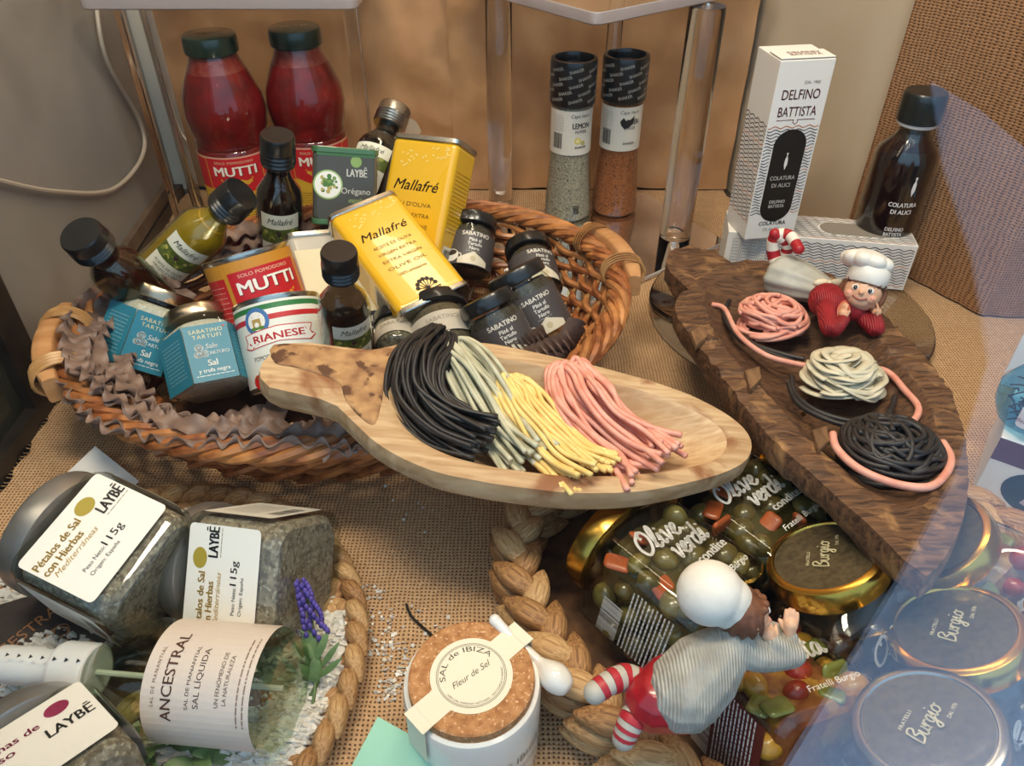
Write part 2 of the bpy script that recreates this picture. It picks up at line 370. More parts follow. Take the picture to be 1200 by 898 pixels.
# unseen street: sunlit patch painted pale on the right, shaded ground painted dark
g=G(); g.box((0,-600,-70),(2400,1210,4),.1); tag(g.build('ground',mat('painted_shade_ground','#161412','#201d1a',.05,rough=.9,spec=.1)),kind='structure')
def haze_patch():
    g=G(); P=[(29.5,-23.5),(39.5,-35),(65.5,-64.2),(90.4,-93.5),(118,-135),(138.5,-187),(161.6,-259.6),(200,-359),(203.5,-316.7),(200,-275),(240,-275),(600,-275),(600,-23.5)]  # outline shaped so its mirror image gives the blue haze in the pane
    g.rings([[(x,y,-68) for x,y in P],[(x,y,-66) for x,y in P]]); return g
tag(haze_patch().build('sunlit_patch',mat('painted_sunlit_paving','#dfe8f2','#c4d2e2',.02,rough=.8,spec=.2),None,30),kind='structure')
sbox('wall_front',(10,8.2,-37),(176,2,66),M_cab)
# ---------------------------------------------------------------- cloths and paper
def sheet(name,xs,f,m,th=.06,angle=60):
    """f(i,j)->point on a grid, given thickness"""
def grid(nx,ny,f,th=.08,nrm=(0,0,1)):
    g=G(); n=Vector(nrm); A=[[f(i/nx,j/ny) for i in range(nx+1)] for j in range(ny+1)]
    vs=[p for r in A for p in r]+[Vector(p)-n*th for r in A for p in r]; K=(nx+1)*(ny+1); fs=[]
    for j in range(ny):
        for i in range(nx):
            a=j*(nx+1)+i; fs.append((a,a+1,a+nx+2,a+nx+1)); fs.append((K+a+nx+1,K+a+nx+2,K+a+1,K+a))
    for i in range(nx): a=i; fs.append((K+a,K+a+1,a+1,a)); b=ny*(nx+1)+i; fs.append((b,b+1,K+b+1,K+b))
    for j in range(ny): a=j*(nx+1); fs.append((a,a+nx+1,K+a+nx+1,K+a)); b=a+nx; fs.append((K+b,K+b+nx+1,b+nx+1,b))
    g.add(vs,fs); return g
def cl(u,v):
    y=10.6+v*93; xl=-39.3-.075*(y-10)+.25*math.sin(y*1.7)+.3*noise.noise(V(y*.3,0,0))
    xr=min(76,(31 if y>101 else (46.8-(y-80)*.74 if y>80 else (51.6-(y-72)*.6 if y>71.5 else 76))))-.8
    x=xl+(xr-xl)*u
    return (x,y,.14+.05*noise.noise(V(x*.12,y*.12,0)))
tag(grid(90,90,cl).build('burlap_cloth',M_burlap),'coarse tan burlap cloth spread over the whole display floor','cloth')
# frayed edge threads
g=G()
for i in range(170):
    y=20+i*.45; x=cl(0,(y-10.6)/93)[0]; L=U(.5,1.3)
    g.tube([(x+.1,y,.2),(x-L*.5,y+U(-.2,.2),.22),(x-L,y+U(-.4,.4),.12)],.035,4)
tag(g.build('frayed_threads',mat('jute_thread','#c9a777','#a07c50',2,rough=.9)),'frayed jute threads along the left edge of the floor burlap','threads',kind='stuff')
def kp(x0,x1,ph):
    def f(u,v):
        x=x0+(x1-x0)*u; z=.3+v*120
        q=1.3*noise.noise(V(x*.07+ph,z*.06,1))+.5*noise.noise(V(x*.25+ph,z*.2,5))+.12*abs(noise.noise(V(x*.5,z*.5,ph)))
        q+=.6*math.exp(-(z/3)**2)
        return (x,104.8-1.2*q-.4*ph,z)
    return f
tag(grid(110,160,kp(-46.0,-7.5,0),.05,(0,-1,0)).build('kraft_paper',M_kraft),'crumpled brown kraft paper sheet hanging behind the tomato bottles','paper')
tag(grid(110,160,kp(-8.1,30.6,1.3),.05,(0,-1,0)).build('kraft_paper',M_kraft),'crumpled brown kraft paper sheet hanging behind the two spice shakers','paper')
def bd(u,v):
    z=.4+v*125; 
    edge=[(41.6,87.0),(47,79.6),(51.6,71.2),(80,69.0)]
    s0=-.0+(.10*math.sin(z*.05)); L=[0]; 
    for i in range(3): L.append(L[-1]+(Vector(edge[i+1])-Vector(edge[i])).length)
    t=max(0,s0*3+u*L[-1])
    for i in range(3):
        if t<=L[i+1] or i==2:
            k=(t-L[i])/(L[i+1]-L[i]); p=Vector(edge[i]).lerp(Vector(edge[i+1]),k); break
    w=.35*math.sin(t*.8+z*.03)+.25*noise.noise(V(t*.3,z*.1,0))
    return (p.x-.5-.2*abs(w),p.y-.75-.5*abs(w),z)
gw=grid(80,90,bd,.08,(0,-1,0)); 
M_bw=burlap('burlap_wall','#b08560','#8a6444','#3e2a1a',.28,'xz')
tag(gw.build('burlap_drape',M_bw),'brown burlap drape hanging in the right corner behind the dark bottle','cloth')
# cable behind the left
g=G(); P=[aty(100,0,70),aty(118,60,70),aty(165,145,72),aty(168,185,72),aty(130,232,70),aty(60,244,68),aty(0,215,66)]
P=[V(-47.9+.2*i/6 if True else 0,p.y+ (i*0),p.z) for i,p in enumerate(P)]
def onwall(px,py,X): r=ray(px,py); return CAM+r*(X/r.x)
def onw(px,py): r=ray(px,py); return CAM+r*(-39.2/(r.x+.0745*r.y))
P=[onw(a,b) for a,b in ((112,0),(125,70),(165,145),(166,185),(132,222),(70,225),(0,212),(-60,190))]
g.tube(crom(P,8),.26,8); tag(g.build('cable',mat('cable_sheath','#b3a797',rough=.4)),'pale cable looping down against the grey left side board','cable')
# ---------------------------------------------------------------- clear acrylic stands
AC=acrylic(); M_edge=mat('acrylic_polished_edge','#c4bcbc',rough=.25)
M_edge.node_tree.nodes['Principled BSDF'].inputs['Transmission Weight'].default_value=.45
def rot2(p,a): c,s=math.cos(a),math.sin(a); return (p[0]*c-p[1]*s,p[0]*s+p[1]*c)
def slab(P,z0,z1,rr=1.2,bev=.15):
    """rounded polygon plate"""
    n=len(P); out=[]
    for i in range(n):
        a,b,c=Vector(P[i-1]),Vector(P[i]),Vector(P[(i+1)%n]); u=(a-b).normalized(); w=(c-b).normalized()
        p0=b+u*rr; p2=b+w*rr
        for k in range(7): t=k/6; out.append((1-t)**2*p0+2*t*(1-t)*b+t*t*p2)
    ce=sum(out,Vector((0,0)))/len(out); g=G()
    def R_(ins,z): return [((p-ce).normalized()*(-ins)+p).to_tuple()+(z,) for p in out]
    g.rings([R_(bev,z0),R_(0,z0+bev),R_(0,z1-bev),R_(bev,z1)]); g.wn=True
    nn=len(out); g.m=[1]*(3*nn)+g.m[3*nn:]; return g
t=thing('acrylic_stand','clear acrylic riser with round posts standing over the two spice shakers','stand',stand(14,90,0))
def loc(g,dx,dy,dz=0):
    for v in g.v: v.x-=dx; v.y-=dy; v.z-=dz
    return g
F0=V(8,79,0); e1=V(.776,.63,0); e2=V(-.63,.776,0)
pl=[F0,F0+e1*29,F0+e1*29+e2*6,F0+e1*10+e2*28.5,F0+e2*27]
def q2(v): return (v.x,v.y)
P=[F0,F0+e1*29,F0+e1*22+e2*11,F0+e1*5+e2*27.5,F0+e2*27.5]
P=[(8,79),(30,96.5),(29.5,101.5),(-3,101.5),(-7,98)]
loc(slab(P,27.6,28.8),14,90).build('shelf_plate',[AC,M_edge],t)
B=[at(750,222,0),at(850,290,0),at(640,385,0),at(520,272,0)]
loc(slab([(b.x,min(b.y,101.3)) for b in B],.3,.9),14,90).build('base_plate',[AC,M_edge],t)
for (x,y,r) in ((-1.6,98.5,1.6),(20.6,88.0,1.95),(12.2,97.5,.9)):
    g=G(); g.lathe([(r-.1,.92),(r,1.05),(r,27.4),(r-.1,27.58)],32,M=Matrix.Translation((x,y,0))); loc(g,14,90).build('post',AC,t)
t=thing('acrylic_stand','clear acrylic riser with square post above the left tomato bottles','stand',stand(-30,92,0))
loc(slab([(-43.6,84),(-15.6,84),(-15.6,101.5),(-43.6,101.5)],28,29.2),-30,92).build('shelf_plate',[AC,M_edge],t)
for (x,y,w) in ((-40.2,88.5,3.0),(-19,98,1.6)):
    g=G(); g.box((x,y,14.1),(w,w,27.6),.25); loc(g,-30,92).build('post',AC,t)
g=G(); g.box((0,0,1.1),(9,5,2.2),.6,seg=4); o=g.build('reflection_block',mat('reflection_red','#e03018',rough=.35)); o.matrix_world=cmM(stand(-29.5,87.5,29.3)); tag(o,'added red block imitating a red reflection on the upper left clear shelf','reflection_block')  # block added to imitate a red reflection on the acrylic plate
# round clear disc riser
g=G(); g.lathe([(14.6,.3),(14.8,.45),(14.8,1.0),(14.6,1.15)],72); o=g.build('acrylic_disc',AC); o.matrix_world=cmM(stand(29.8,70.5,0)); tag(o,'round clear acrylic disc lying under the dark bottle and white boxes','disc')
# ---------------------------------------------------------------- wicker basket with wooden handles
BM=stand(-13.9,60,.25,18.4); bt=thing('wicker_basket','oval orange-brown wicker basket with wooden handles holding bottles and cans','basket',BM)
M_cane=mat('cane','#a9683a','#7a4526',.8,rough=.38,bump=.02,st=(1,1,3),c3='#c98a50',s3=.35,lo3=.5,hi3=.7)
M_cane3=mat('cane_mid','#b57a48','#8f5a30',.8,rough=.4,bump=.02)
M_cane2=mat('cane_light','#c79a62','#a87a46',.8,rough=.4,bump=.02)
M_blk=mat('pale_wood','#c79564','#b5804f',.25,rough=.5,st=(1,4,4),bump=.01)
def bax(t): q=max(t,0)**.75; return 18+6.2*q,13.5+6.0*q
def bp(t,th,dr=0):
    a,b=bax(t); return V((a+dr)*math.cos(th),(b+dr)*math.sin(th),.4+8.0*t)
g=G(); rs=[]
for k in range(7):
    t_=k/6; rs.append([(18*t_*math.cos(2*PI*i/60),13.5*t_*math.sin(2*PI*i/60),.45) for i in range(60)] if k else [(.1*math.cos(2*PI*i/60),.1*math.sin(2*PI*i/60),.45) for i in range(60)])
g.rings(rs+[[(18*math.cos(2*PI*i/60),13.5*math.sin(2*PI*i/60),.1) for i in range(60)],[(0.1*math.cos(2*PI*i/60),.1*math.sin(2*PI*i/60),.1) for i in range(60)]]); g.build('basket_base',mat('basket_floor','#6b4225','#4a2c18',.6,rough=.7),bt)
NS=44
st_me=None
for i in range(NS):
    th=2*PI*(i+.5)/NS; g=G(); g.tube([bp(k/5,th) for k in range(6)],.22,6); g.build('stake',M_cane2,bt)
for row in range(10):
    g=G(); pts=[]; N=NS*6; ph=(row%2)*PI
    for i in range(N+1):
        th=2*PI*i/N; pts.append(bp(.06+row*.088,th,.42*math.cos(NS/2*th*1.0+ph))+V(0,0,.12*math.sin(th*7+row)))
    g.tube(pts,.34,7); g.build('weaver',M_cane if row%3 else M_cane3,bt)
for s in range(5):
    g=G(); pts=[]; N=260
    for i in range(N+1):
        th=2*PI*i/N; w=th*13+2*PI*s/5; rr=.75
        p=bp(1,th,.1); pts.append(V((bax(1)[0]+.1+rr*math.cos(w))*math.cos(th),(bax(1)[1]+.1+rr*math.cos(w))*math.sin(th),8.5+rr*.8*math.sin(w)))
    g.tube(pts,.42,7); g.build('rim_strand',M_cane if s else M_cane3,bt)
# slanting outer canes
for i in range(38):
    th=2*PI*i/38; g=G(); g.tube([bp(.15+.8*k/7,th+.34*k/7,.75+.25*math.sin(PI*k/7)) for k in range(8)],.33,6); g.build('slant_cane',M_cane,bt)
for sgn in (1,-1):
    hn=G(); a0=0 if sgn==1 else PI; rs=[]
    for k in range(15):
        u=(k/14-.5); th=a0+u*.56; c=bp(1,th,1.6); zc=9.1-.5*(2*u)**2; 
        n=V(math.cos(th)/25,math.sin(th)/19.8,0).normalized(); w=.85-.25*abs(2*u)**3; h=1.1
        ring=[]
        for j in range(12):
            a=2*PI*j/12; ca,sa=math.cos(a),math.sin(a); ring.append(c+n*(w*math.copysign(abs(ca)**.4,ca))+V(0,0,zc-c.z+h*math.copysign(abs(sa)**.4,sa)))
        rs.append(ring)
    hn.rings(rs); H=hn.build('handle',M_blk,bt,50)
    for u0 in (-.33,.3):
        for k in range(4):
            u=u0+k*.032; th=a0+u*.56; c=bp(1,th,.9); n=V(math.cos(th)/25,math.sin(th)/19.8,0).normalized(); zc=9-.5*(2*u)**2; g=G()
            pts=[c+n*(1.95*math.cos(2*PI*j/20))+V(0,0,zc-c.z+1.55*math.sin(2*PI*j/20)) for j in range(21)]
            g.tube(pts,.20,5,flat_=.35); g.build('cane_wrap',M_cane2,H)
# ---------------------------------------------------------------- purple frilled noodles and spirals
M_nood=mat('purple_pasta','#8c7466','#6b564d',.6,rough=.55,bump=.02,sub=.05)
def ruffle(pts,w,amp,fr,ph=0,th=.09,up=(0,0,1),roll=0):
    pts=crom(pts,36 if len(pts)>4 else 22); n=len(pts); rs=[]; s=0; Nn=7
    for i in range(n):
        T=(pts[min(i+1,n-1)]-pts[max(i-1,0)]).normalized(); B=T.cross(V(*up)); B=B.normalized() if B.length>1e-4 else V(1,0,0); N=B.cross(T)
        a=roll+.5*math.sin(s*.35+ph); B2=B*math.cos(a)+N*math.sin(a); N2=N*math.cos(a)-B*math.sin(a)
        if i: s+=(pts[i]-pts[i-1]).length
        tp=[];bt_=[]
        for j in range(Nn):
            v=-1+2*j/(Nn-1); o=amp*1.15*abs(v)**1.5*math.sin(fr*s+1.2*math.sin(s*.9+ph)+ph+(1.7 if v>0 else 0)); p=pts[i]+B2*(v*w/2)+N2*o+T*(.08*amp*v*v*math.cos(fr*s+1.2*math.sin(s*.9+ph)+ph+.6)); tp.append(p+N2*th); bt_.append(p-N2*th)
        rs.append(tp+bt_[::-1])
    g=G(); g.rings(rs); return g
iB=BM.inverted()
nl={'left':'purple-grey frilled pasta ribbon lying along the wicker basket rim'}
rn=random.Random(5); NU={}
def arcn(th0,th1,dr,z,w=1.6,amp=.36,fr=3.3,roll=0,k=5,wob=.35):
    pts=[]
    for i in range(k):
        th=th0+(th1-th0)*i/(k-1); a,b=bax(1); pts.append(BM@V((a+dr+rn.uniform(-wob,wob))*math.cos(th),(b+dr+rn.uniform(-wob,wob))*math.sin(th),z+rn.uniform(-.3,.4)))
    g=ruffle(pts,w,amp,fr,rn.uniform(0,6),roll=roll); o=g.build('frilled_noodle',M_nood,None,80)
    tm=(th0+th1)/2; side=[(95,'back'),(140,'back left'),(170,'upper left'),(195,'left'),(222,'lower left'),(250,'front left'),(270,'front'),(400,'front right')]
    sd=[w_ for a_,w_ in side if math.degrees(tm)<=a_][0]; dp='hanging over the rim' if dr>-.3 else ('just inside the rim' if dr>-1.3 else ('lying a little lower inside' if dr>-2.7 else 'lowest row inside'))
    q=NU.get((sd,dp),0); NU[(sd,dp)]=q+1
    tag(o,'frilled purple-grey pasta ribbon %s, %s side of basket%s'%(dp,sd,('',', second',', third')[min(q,2)]),'pasta','frilled noodles around the basket rim'); return o
rad=math.radians
for (a,b,dr,z,ro) in ((128,178,-1.2,9.0,.3),(150,200,-.2,9.6,.9),(165,215,-2.2,8.4,.2),(180,228,-.8,9.6,.5),(190,232,-2.4,8.2,1.0),(205,252,-1.0,9.5,.2),(215,262,.2,9.0,.7),
    (228,275,-2.0,8.6,.4),(236,284,-.6,9.4,1.1),(250,296,-2.2,8.2,.3),(256,300,.5,8.8,.6),(110,150,-1.4,8.9,.5),(96,135,-2.6,8.2,.1),(120,165,-3.0,8.0,.9),(172,206,-3.6,7.2,.4),(212,248,-3.8,7.0,.8),(245,290,-4.0,6.4,.3),(140,172,-4.4,6.6,.3),(60,100,-3.0,7.2,.2),(196,222,.9,8.3,1.2)):
    arcn(rad(a),rad(b),dr,z,roll=ro)
# heap under the goods
for i in range(26):
    x,y=rn.uniform(-14,14),rn.uniform(-10,9); a=rn.uniform(0,PI); L=rn.uniform(4,8); z=rn.uniform(1.2,3.0)
    pts=[BM@V(x+math.cos(a)*L*(k/3-.5)*1.,y+math.sin(a)*L*(k/3-.5)+rn.uniform(-1,1),z+rn.uniform(-.3,.3)) for k in range(4)]
    g=ruffle(pts,2.0,.4,2.6,i); tag(g.build('frilled_noodle',M_nood,None,80),'purple-grey frilled pasta ribbon heaped under the goods in the wicker basket','pasta','frilled noodles heaped inside the basket')
def fusilli(A,B,r=.95,turns=3.4):
    pts=[A+(B-A)*(i/60) for i in range(61)]; T=(B-A).normalized(); N=T.orthogonal().normalized(); Bn=T.cross(N); rs=[]
    for i,p in enumerate(pts):
        a0=turns*2*PI*i/60; ring=[]
        for j in range(24):
            a=2*PI*j/24; q=abs(math.cos(1.5*a))**5; rr=.22+(r-.22)*q; ring.append(p+N*(rr*math.cos(a+a0))+Bn*(rr*math.sin(a+a0)))
        rs.append(ring)
    g=G(); g.rings(rs); return g
for a,b,l in (((590,432,8.4),(668,398,9.6),'purple-grey spiral pasta lying nearest the right front rim of the wicker basket'),((606,442,8.2),(640,430,8.6),'short purple-grey spiral pasta against the light scoop in the basket'),((585,418,7.2),(640,392,8.2),'purple-grey spiral pasta behind the nearest spiral, under the truffle jars'),((650,425,8.2),(676,380,9),'purple-grey spiral pasta standing against the right basket wall')):
    tag(fusilli(at(*a),at(*b)).build('spiral_pasta',M_nood,None,60),l,'pasta')
# ---------------------------------------------------------------- wooden scoops
def onpl(px,py,P0,N): r=ray(px,py); return CAM+r*((P0-CAM).dot(N)/r.dot(N))
def scoop(name,label,opx,ipx,P0,N,depth,edge,wall,mats,nz=0,parts=None):
    N=N.normalized(); c0=P0; M=frame(c0,N,V(0,-1,0)); Mi=M.inverted()
    O=crom([Mi@onpl(a,b,P0,N) for a,b in opx],4,True); I=crom([Mi@onpl(a,b,P0,N) for a,b in ipx],8,True)
    ic=sum(I,V(0,0,0))/len(I)
    # resample both by angle around ic
    K=160
    def polar(L,t):
        best=None; d=V(math.cos(t),math.sin(t),0)
        for i in range(len(L)):
            a=L[i]-ic; b=L[(i+1)%len(L)]-ic; den=d.x*(b.y-a.y)-d.y*(b.x-a.x)
            if abs(den)<1e-9: continue
            u=(a.x*(b.y-a.y)-a.y*(b.x-a.x))/den; w=(a.x*d.y-a.y*d.x)/den
            if u>0 and -1e-6<=w<=1+1e-6: best=u if best is None else max(best,u)
        return best or 1
    ro=[polar(O,2*PI*i/K) for i in range(K)]; ri=[min(polar(I,2*PI*i/K),ro[i]-.25) for i in range(K)]
    def P(i,r,z): 
        t=2*PI*i/K; x=ic.x+r*math.cos(t); y=ic.y+r*math.sin(t)
        return V(x,y,z+(nz*noise.noise(V(x*.5,y*1.2,z*.3)) if nz else .06*noise.noise(V(x*.4,y*.4,0))))
    rs=[]
    def bot(i,s): # bottom height
        r=ro[i]*s; e=min(r/(ri[i]+.6),1); return -(edge+(depth+wall-edge)*(1-e**2.2))
    for s in (.02,.15,.3,.45,.6,.72,.82,.9,.96): rs.append([P(i,ro[i]*s,bot(i,s)) for i in range(K)])
    rs.append([P(i,ro[i],-edge*.75) for i in range(K)]); rs.append([P(i,ro[i],-edge*.3) for i in range(K)])
    rs.append([P(i,ro[i]-.12,-.06) for i in range(K)])
    for q in (.25,.5,.75): rs.append([P(i,ro[i]-.3+(ri[i]-ro[i]+.3)*q,0) for i in range(K)])
    rs.append([P(i,ri[i],-.05) for i in range(K)]); mt=len(rs)
    for s in (.96,.9,.82,.72,.6,.45,.3,.15,.02): rs.append([P(i,ri[i]*s,-.05-depth*(1-s**2.6)) for i in range(K)])
    g=G(); g.rings(rs); nf=len(g.m)
    for k in range(len(rs)-1):
        for i in range(K):
            if k>=mt-1: g.m[k*K+i]=1
    g.m[-1]=1
    t=thing(name,label,'scoop',M)
    g.build('scoop_body',mats,t,50)
    return t,M,Mi
def woodmat(name,a,b,c,st,sc=1.,bump=.04,c3=None,s3=.25,lo3=.52,hi3=.6,rough=.6):
    return mat(name,a,b,sc,rough=rough,st=st,bump=bump,c3=c3,s3=s3,lo3=lo3,hi3=hi3,detail=8,dist=.8)
M_w1=woodmat('pale_scoop_wood','#c9aa82','#a8845c',None,(.25,2.2,1),.8,.03,'#8a5a38',.16,.55,.64)
M_w1i=woodmat('pale_scoop_hollow','#d2b48c','#b8946a',None,(.3,3,1),.9,.03,'#b98f60',.2,.5,.7)
M_w2=woodmat('dark_scoop_wood','#775438','#3a261b',None,(.35,2.6,2),1.1,.12,'#a27a50',.5,.54,.72)
M_w2i=woodmat('dark_scoop_hollow','#6a4a31','#3d281c',None,(.35,2.6,2),1.2,.10,'#8d6843',.3,.6,.8)
N1=V(.13,-.10,1); P1=at(640,490,13)
S1,MS1,IS1=scoop('wooden_scoop','pale carved wooden scoop with bark-patched handle resting on the wicker basket',[(303,428),(320,410),(338,400),(385,403),(430,409),(468,402),(520,398),(580,402),(640,414),(700,428),(760,444),(815,464),(858,488),(882,514),(878,538),(850,554),(800,568),(740,578),(660,578),(580,568),(505,552),(445,523),(408,490),(385,470),(345,461),(308,450)],
  [(452,440),(475,420),(530,412),(600,422),(690,442),(770,463),(830,490),(852,515),(838,538),(780,552),(700,558),(610,552),(530,534),(475,505),(455,470)],P1,N1,3.6,1.9,.5,[M_w1,M_w1i])
N2=V(0,.11,1); P2=at(975,480,11.6)
S2,MS2,IS2=scoop('wooden_scoop','dark charred wooden scoop carrying three coloured pasta nests',[(780,306),(788,292),(810,286),(836,293),(856,306),(880,303),(910,304),(960,316),(1010,342),(1045,376),(1080,410),(1112,452),(1131,500),(1137,560),(1130,610),(1110,652),(1084,678),(1056,655),(1010,610),(965,567),(905,515),(855,455),(815,400),(795,375),(790,356),(797,342),(818,334),(800,330),(785,320)],
  [(826,345),(850,325),(900,325),(960,345),(1010,378),(1055,425),(1090,475),(1100,540),(1085,590),(1050,590),(1000,560),(940,505),(880,440),(840,395)],P2,N2,2.6,2.1,.9,[M_w2,M_w2i],nz=.35)
# bark patches on the pale scoop, raised a little
M_bark=mat('bark','#8a6242','#b88f60',.9,rough=.85,bump=.12,detail=9,c3='#5d3d28',s3=.7,lo3=.55,hi3=.6)
def patch(px,P0,N,Mi,par,th=.12,m=None):
    L=crom([Mi@onpl(a,b,P0,N) for a,b in px],1 if m else 3,True); n=len(L); c=sum(L,V(0,0,0))/n; g=G()
    rs=[[c+(p-c)*s+V(0,0,z+.06*noise.noise(p*s)) for p in L] for s,z in ((1,-.05),(.98,th*.6),(.9,th),(.6,th*1.1),(.3,th),(.02,th))]
    g.rings(rs); return g.build('bark_patch',m or M_bark,par,60)
patch([(320,404),(370,406),(425,412),(455,408),(470,412),(452,440),(448,470),(440,498),(425,492),(405,470),(395,448),(350,432),(322,425)],P1,N1,IS1,S1)
# chisel notches on the dark scoop rim
for q in ([(808,392),(822,384),(829,398),(815,410)],[(872,438),(890,432),(892,448),(878,462)],[(950,508),(968,502),(972,520),(958,532)]):
    patch(q,P2,N2,IS2,S2,.3,mat('cut_wood','#846242','#5c4028',1,rough=.7,st=(2,.4,1)))
# ---------------------------------------------------------------- pasta bundles
def bundle(name,label,path,widths,r,n,m,seed,zoff=.5,fray=.8,flat_=1,hgt=.9,uturn=True):
    rn=random.Random(seed); C=[onpl(a,b,P1,N1.normalized())+N1.normalized()*(-zz) for a,b,zz in path]; Nn=N1.normalized()
    t=thing(name,label,'pasta',Matrix.Translation(C[0])); Cc=C
    T=[(Cc[min(i+1,len(Cc)-1)]-Cc[max(i-1,0)]).normalized() for i in range(len(Cc))]; S=[x.cross(Nn).normalized() for x in T]
    for k in range(n):
        a=rn.uniform(-1,1); h=rn.uniform(0,1)*(1-a*a)**.5; tw=rn.uniform(-.25,.25); e=rn.uniform(-fray,fray*.4); pts=[]
        for i in range(len(Cc)):
            aa=max(-1,min(1,a+tw*(i/len(Cc)-.5)*2+rn.uniform(-.1,.1)))
            w=widths[i]
            pts.append(Cc[i]+S[i]*(aa*w)+Nn*(h*hgt*2*(.6 if i==0 else 1)+.1))
        pts[-1]+=T[-1]*e+S[-1]*rn.uniform(-fray,fray)*.5+Nn*rn.uniform(-.2,.1)
        # head loop back
        a2=-a*.8+rn.uniform(-.15,.15); hd=[]
        if uturn:
            top_=Cc[0]-T[0]*(widths[0]*.9*rn.uniform(.5,1.0)); back=[Cc[i]+S[i]*(a2*widths[i])+Nn*((1-h)*.5*hgt+.1) for i in range(0,3)]
            hd=back[::-1]+[top_+S[0]*(a*.6)*widths[0]+Nn*(.3+h*.6*hgt)]
        P=[p-C[0] for p in crom(hd+pts,5)]
        g=G(); g.tube(P,r*rn.uniform(.9,1.1),6,flat_=flat_); g.build('strand',m,t,180)
    return t
M_pk=mat('pink_pasta','#e9ab97','#d98f7b',.8,rough=.5,sub=.1); M_yl=mat('yellow_pasta','#f2d68c','#e6c273',.8,rough=.5,sub=.1); M_wh=mat('grey_white_pasta','#c9c5aa','#aeab90',.8,rough=.5,sub=.1); M_bk=mat('black_pasta','#221f1f','#2e2a29',.8,rough=.5)
bundle('pasta_bundle','bundle of thin yellow pasta strands between white and pink ones on the pale scoop',[(606,456,.9),(618,476,1.3),(642,500,1.5),(670,528,1.3),(700,556,.5)],[1.7,2.0,2.1,2.2,2.6],.18,44,M_yl,3,fray=1.1)
bundle('pasta_bundle','bundle of thick pink pasta strands with frayed ends, rightmost on the pale scoop',[(675,446,.8),(686,468,1.2),(712,494,1.5),(746,520,1.4),(776,544,.7)],[2.1,2.4,2.5,2.6,3.0],.21,46,M_pk,4,fray=1.6,hgt=1.1)
bundle('pasta_bundle','bundle of grey-white pasta strands behind the black bundle on the pale scoop',[(540,410,1.0),(556,432,1.5),(580,460,2.0),(604,492,2.4),(634,530,1.7)],[1.5,1.9,2.1,2.1,2.2],.175,48,M_wh,2,fray=.7,hgt=1.2)
bundle('pasta_bundle','folded bundle of black pasta strands, leftmost on the pale scoop',[(508,404,.5),(490,430,.9),(490,462,1.5),(522,490,1.9),(574,513,1.6)],[1.6,1.9,2.2,2.4,2.3],.16,60,M_bk,1,fray=.6,hgt=1.3)
# nests
def nest(label,px,py,rad_,m,n,r,seed,hgt=1.6,fl=1,z=-1.4,tails=()):
    rn=random.Random(seed); Nn=N2.normalized(); c=onpl(px,py,P2,Nn)+Nn*z; M=frame(c,Nn,V(0,-1,0)); t=thing('pasta_nest',label,'pasta',M)
    for k in range(n):
        pts=[]; a=rn.uniform(0,2*PI); tilt=rn.uniform(-1,1); ta=rn.uniform(0,PI); rr=rad_*rn.uniform(.35,1); zb=hgt*1.25*(1.15-(rr/rad_)**2*.8)*rn.uniform(.4,1.2); span=rn.uniform(2.2,5.5); cx,cy=rn.uniform(-.3,.3)*rad_*(1-rr/rad_)*2,rn.uniform(-.3,.3)*rad_*(1-rr/rad_)*2
        ec=rn.uniform(.55,1); N_=int(span/.35)+2
        for i in range(N_):
            th=a+span*i/(N_-1); x=rr*math.cos(th); y=rr*ec*math.sin(th); x,y=rot2((x,y),ta); q=min(1,math.hypot(x+cx,y+cy)/rad_)
            zz=max(.2,min(hgt*1.35*math.sqrt(max(0,1.15-q*q)),zb+x*tilt*.5)); pts.append((x+cx,y+cy,zz))
        g=G(); g.tube(crom(pts,3),r,6,flat_=fl,up=(0,0,1)); g.build('strand',m,t,180)
    return t
nest('nest of pink pasta strands, uppermost on the dark scoop beside the girl figurine',904,370,3.1,M_pk,60,.2,11,hgt=2.1)
nest('nest of flat cream-white pasta ribbons in the middle of the dark scoop',988,437,2.95,M_wh2 if False else mat('cream_pasta','#d9d0b6','#c6bca0',.8,rough=.5,sub=.1),50,.38,12,fl=.3,hgt=2.1)
nest('nest of black pasta strands nearest the front of the dark scoop',1044,526,3.3,M_bk,90,.19,13,hgt=2.3)
def loose(label,pts,r,m,z=-.9,name='pasta_strand',zs=None):
    Nn=N2.normalized(); P=[onpl(a,b,P2,Nn)+Nn*(z if zs is None else zs[i]) for i,(a,b) in enumerate(pts)]
    g=G(); g.tube(crom(P,8),r,8); tag(g.build(name,m,None,180),label,'pasta')
loose('pink pasta strand curving under the pink nest towards the white nest',[(835,351),(850,356),(866,385),(895,408),(925,418),(960,424),(985,426)],.22,M_pk,-.5)
loose('pink pasta strand arching right of the white ribbon nest',[(1005,424),(1040,430),(1062,452),(1078,472),(1072,488),(1056,494)],.25,M_pk,-.4)
loose('pink pasta strand encircling the front of the black nest',[(975,512),(980,530),(1005,553),(1045,570),(1085,575),(1105,562),(1113,542),(1103,522)],.26,M_pk,.25)
for k,(pp,l) in enumerate(((((852,350),(858,372),(880,392),(915,405),(945,412)),'black pasta strand looped around the left of the pink nest, inner one'),(((856,344),(850,362),(868,388),(902,404),(935,416)),'black pasta strand looped around the left of the pink nest, outer one'),
   (((930,432),(934,452),(955,470),(990,482),(1030,486),(1048,472)),'black pasta strand looped below the white nest, inner one'),(((926,440),(936,462),(962,478),(1000,489),(1040,480),(1052,455)),'black pasta strand looped below the white nest, outer one'))):
    loose(l,pp,.2,M_bk,-.7)
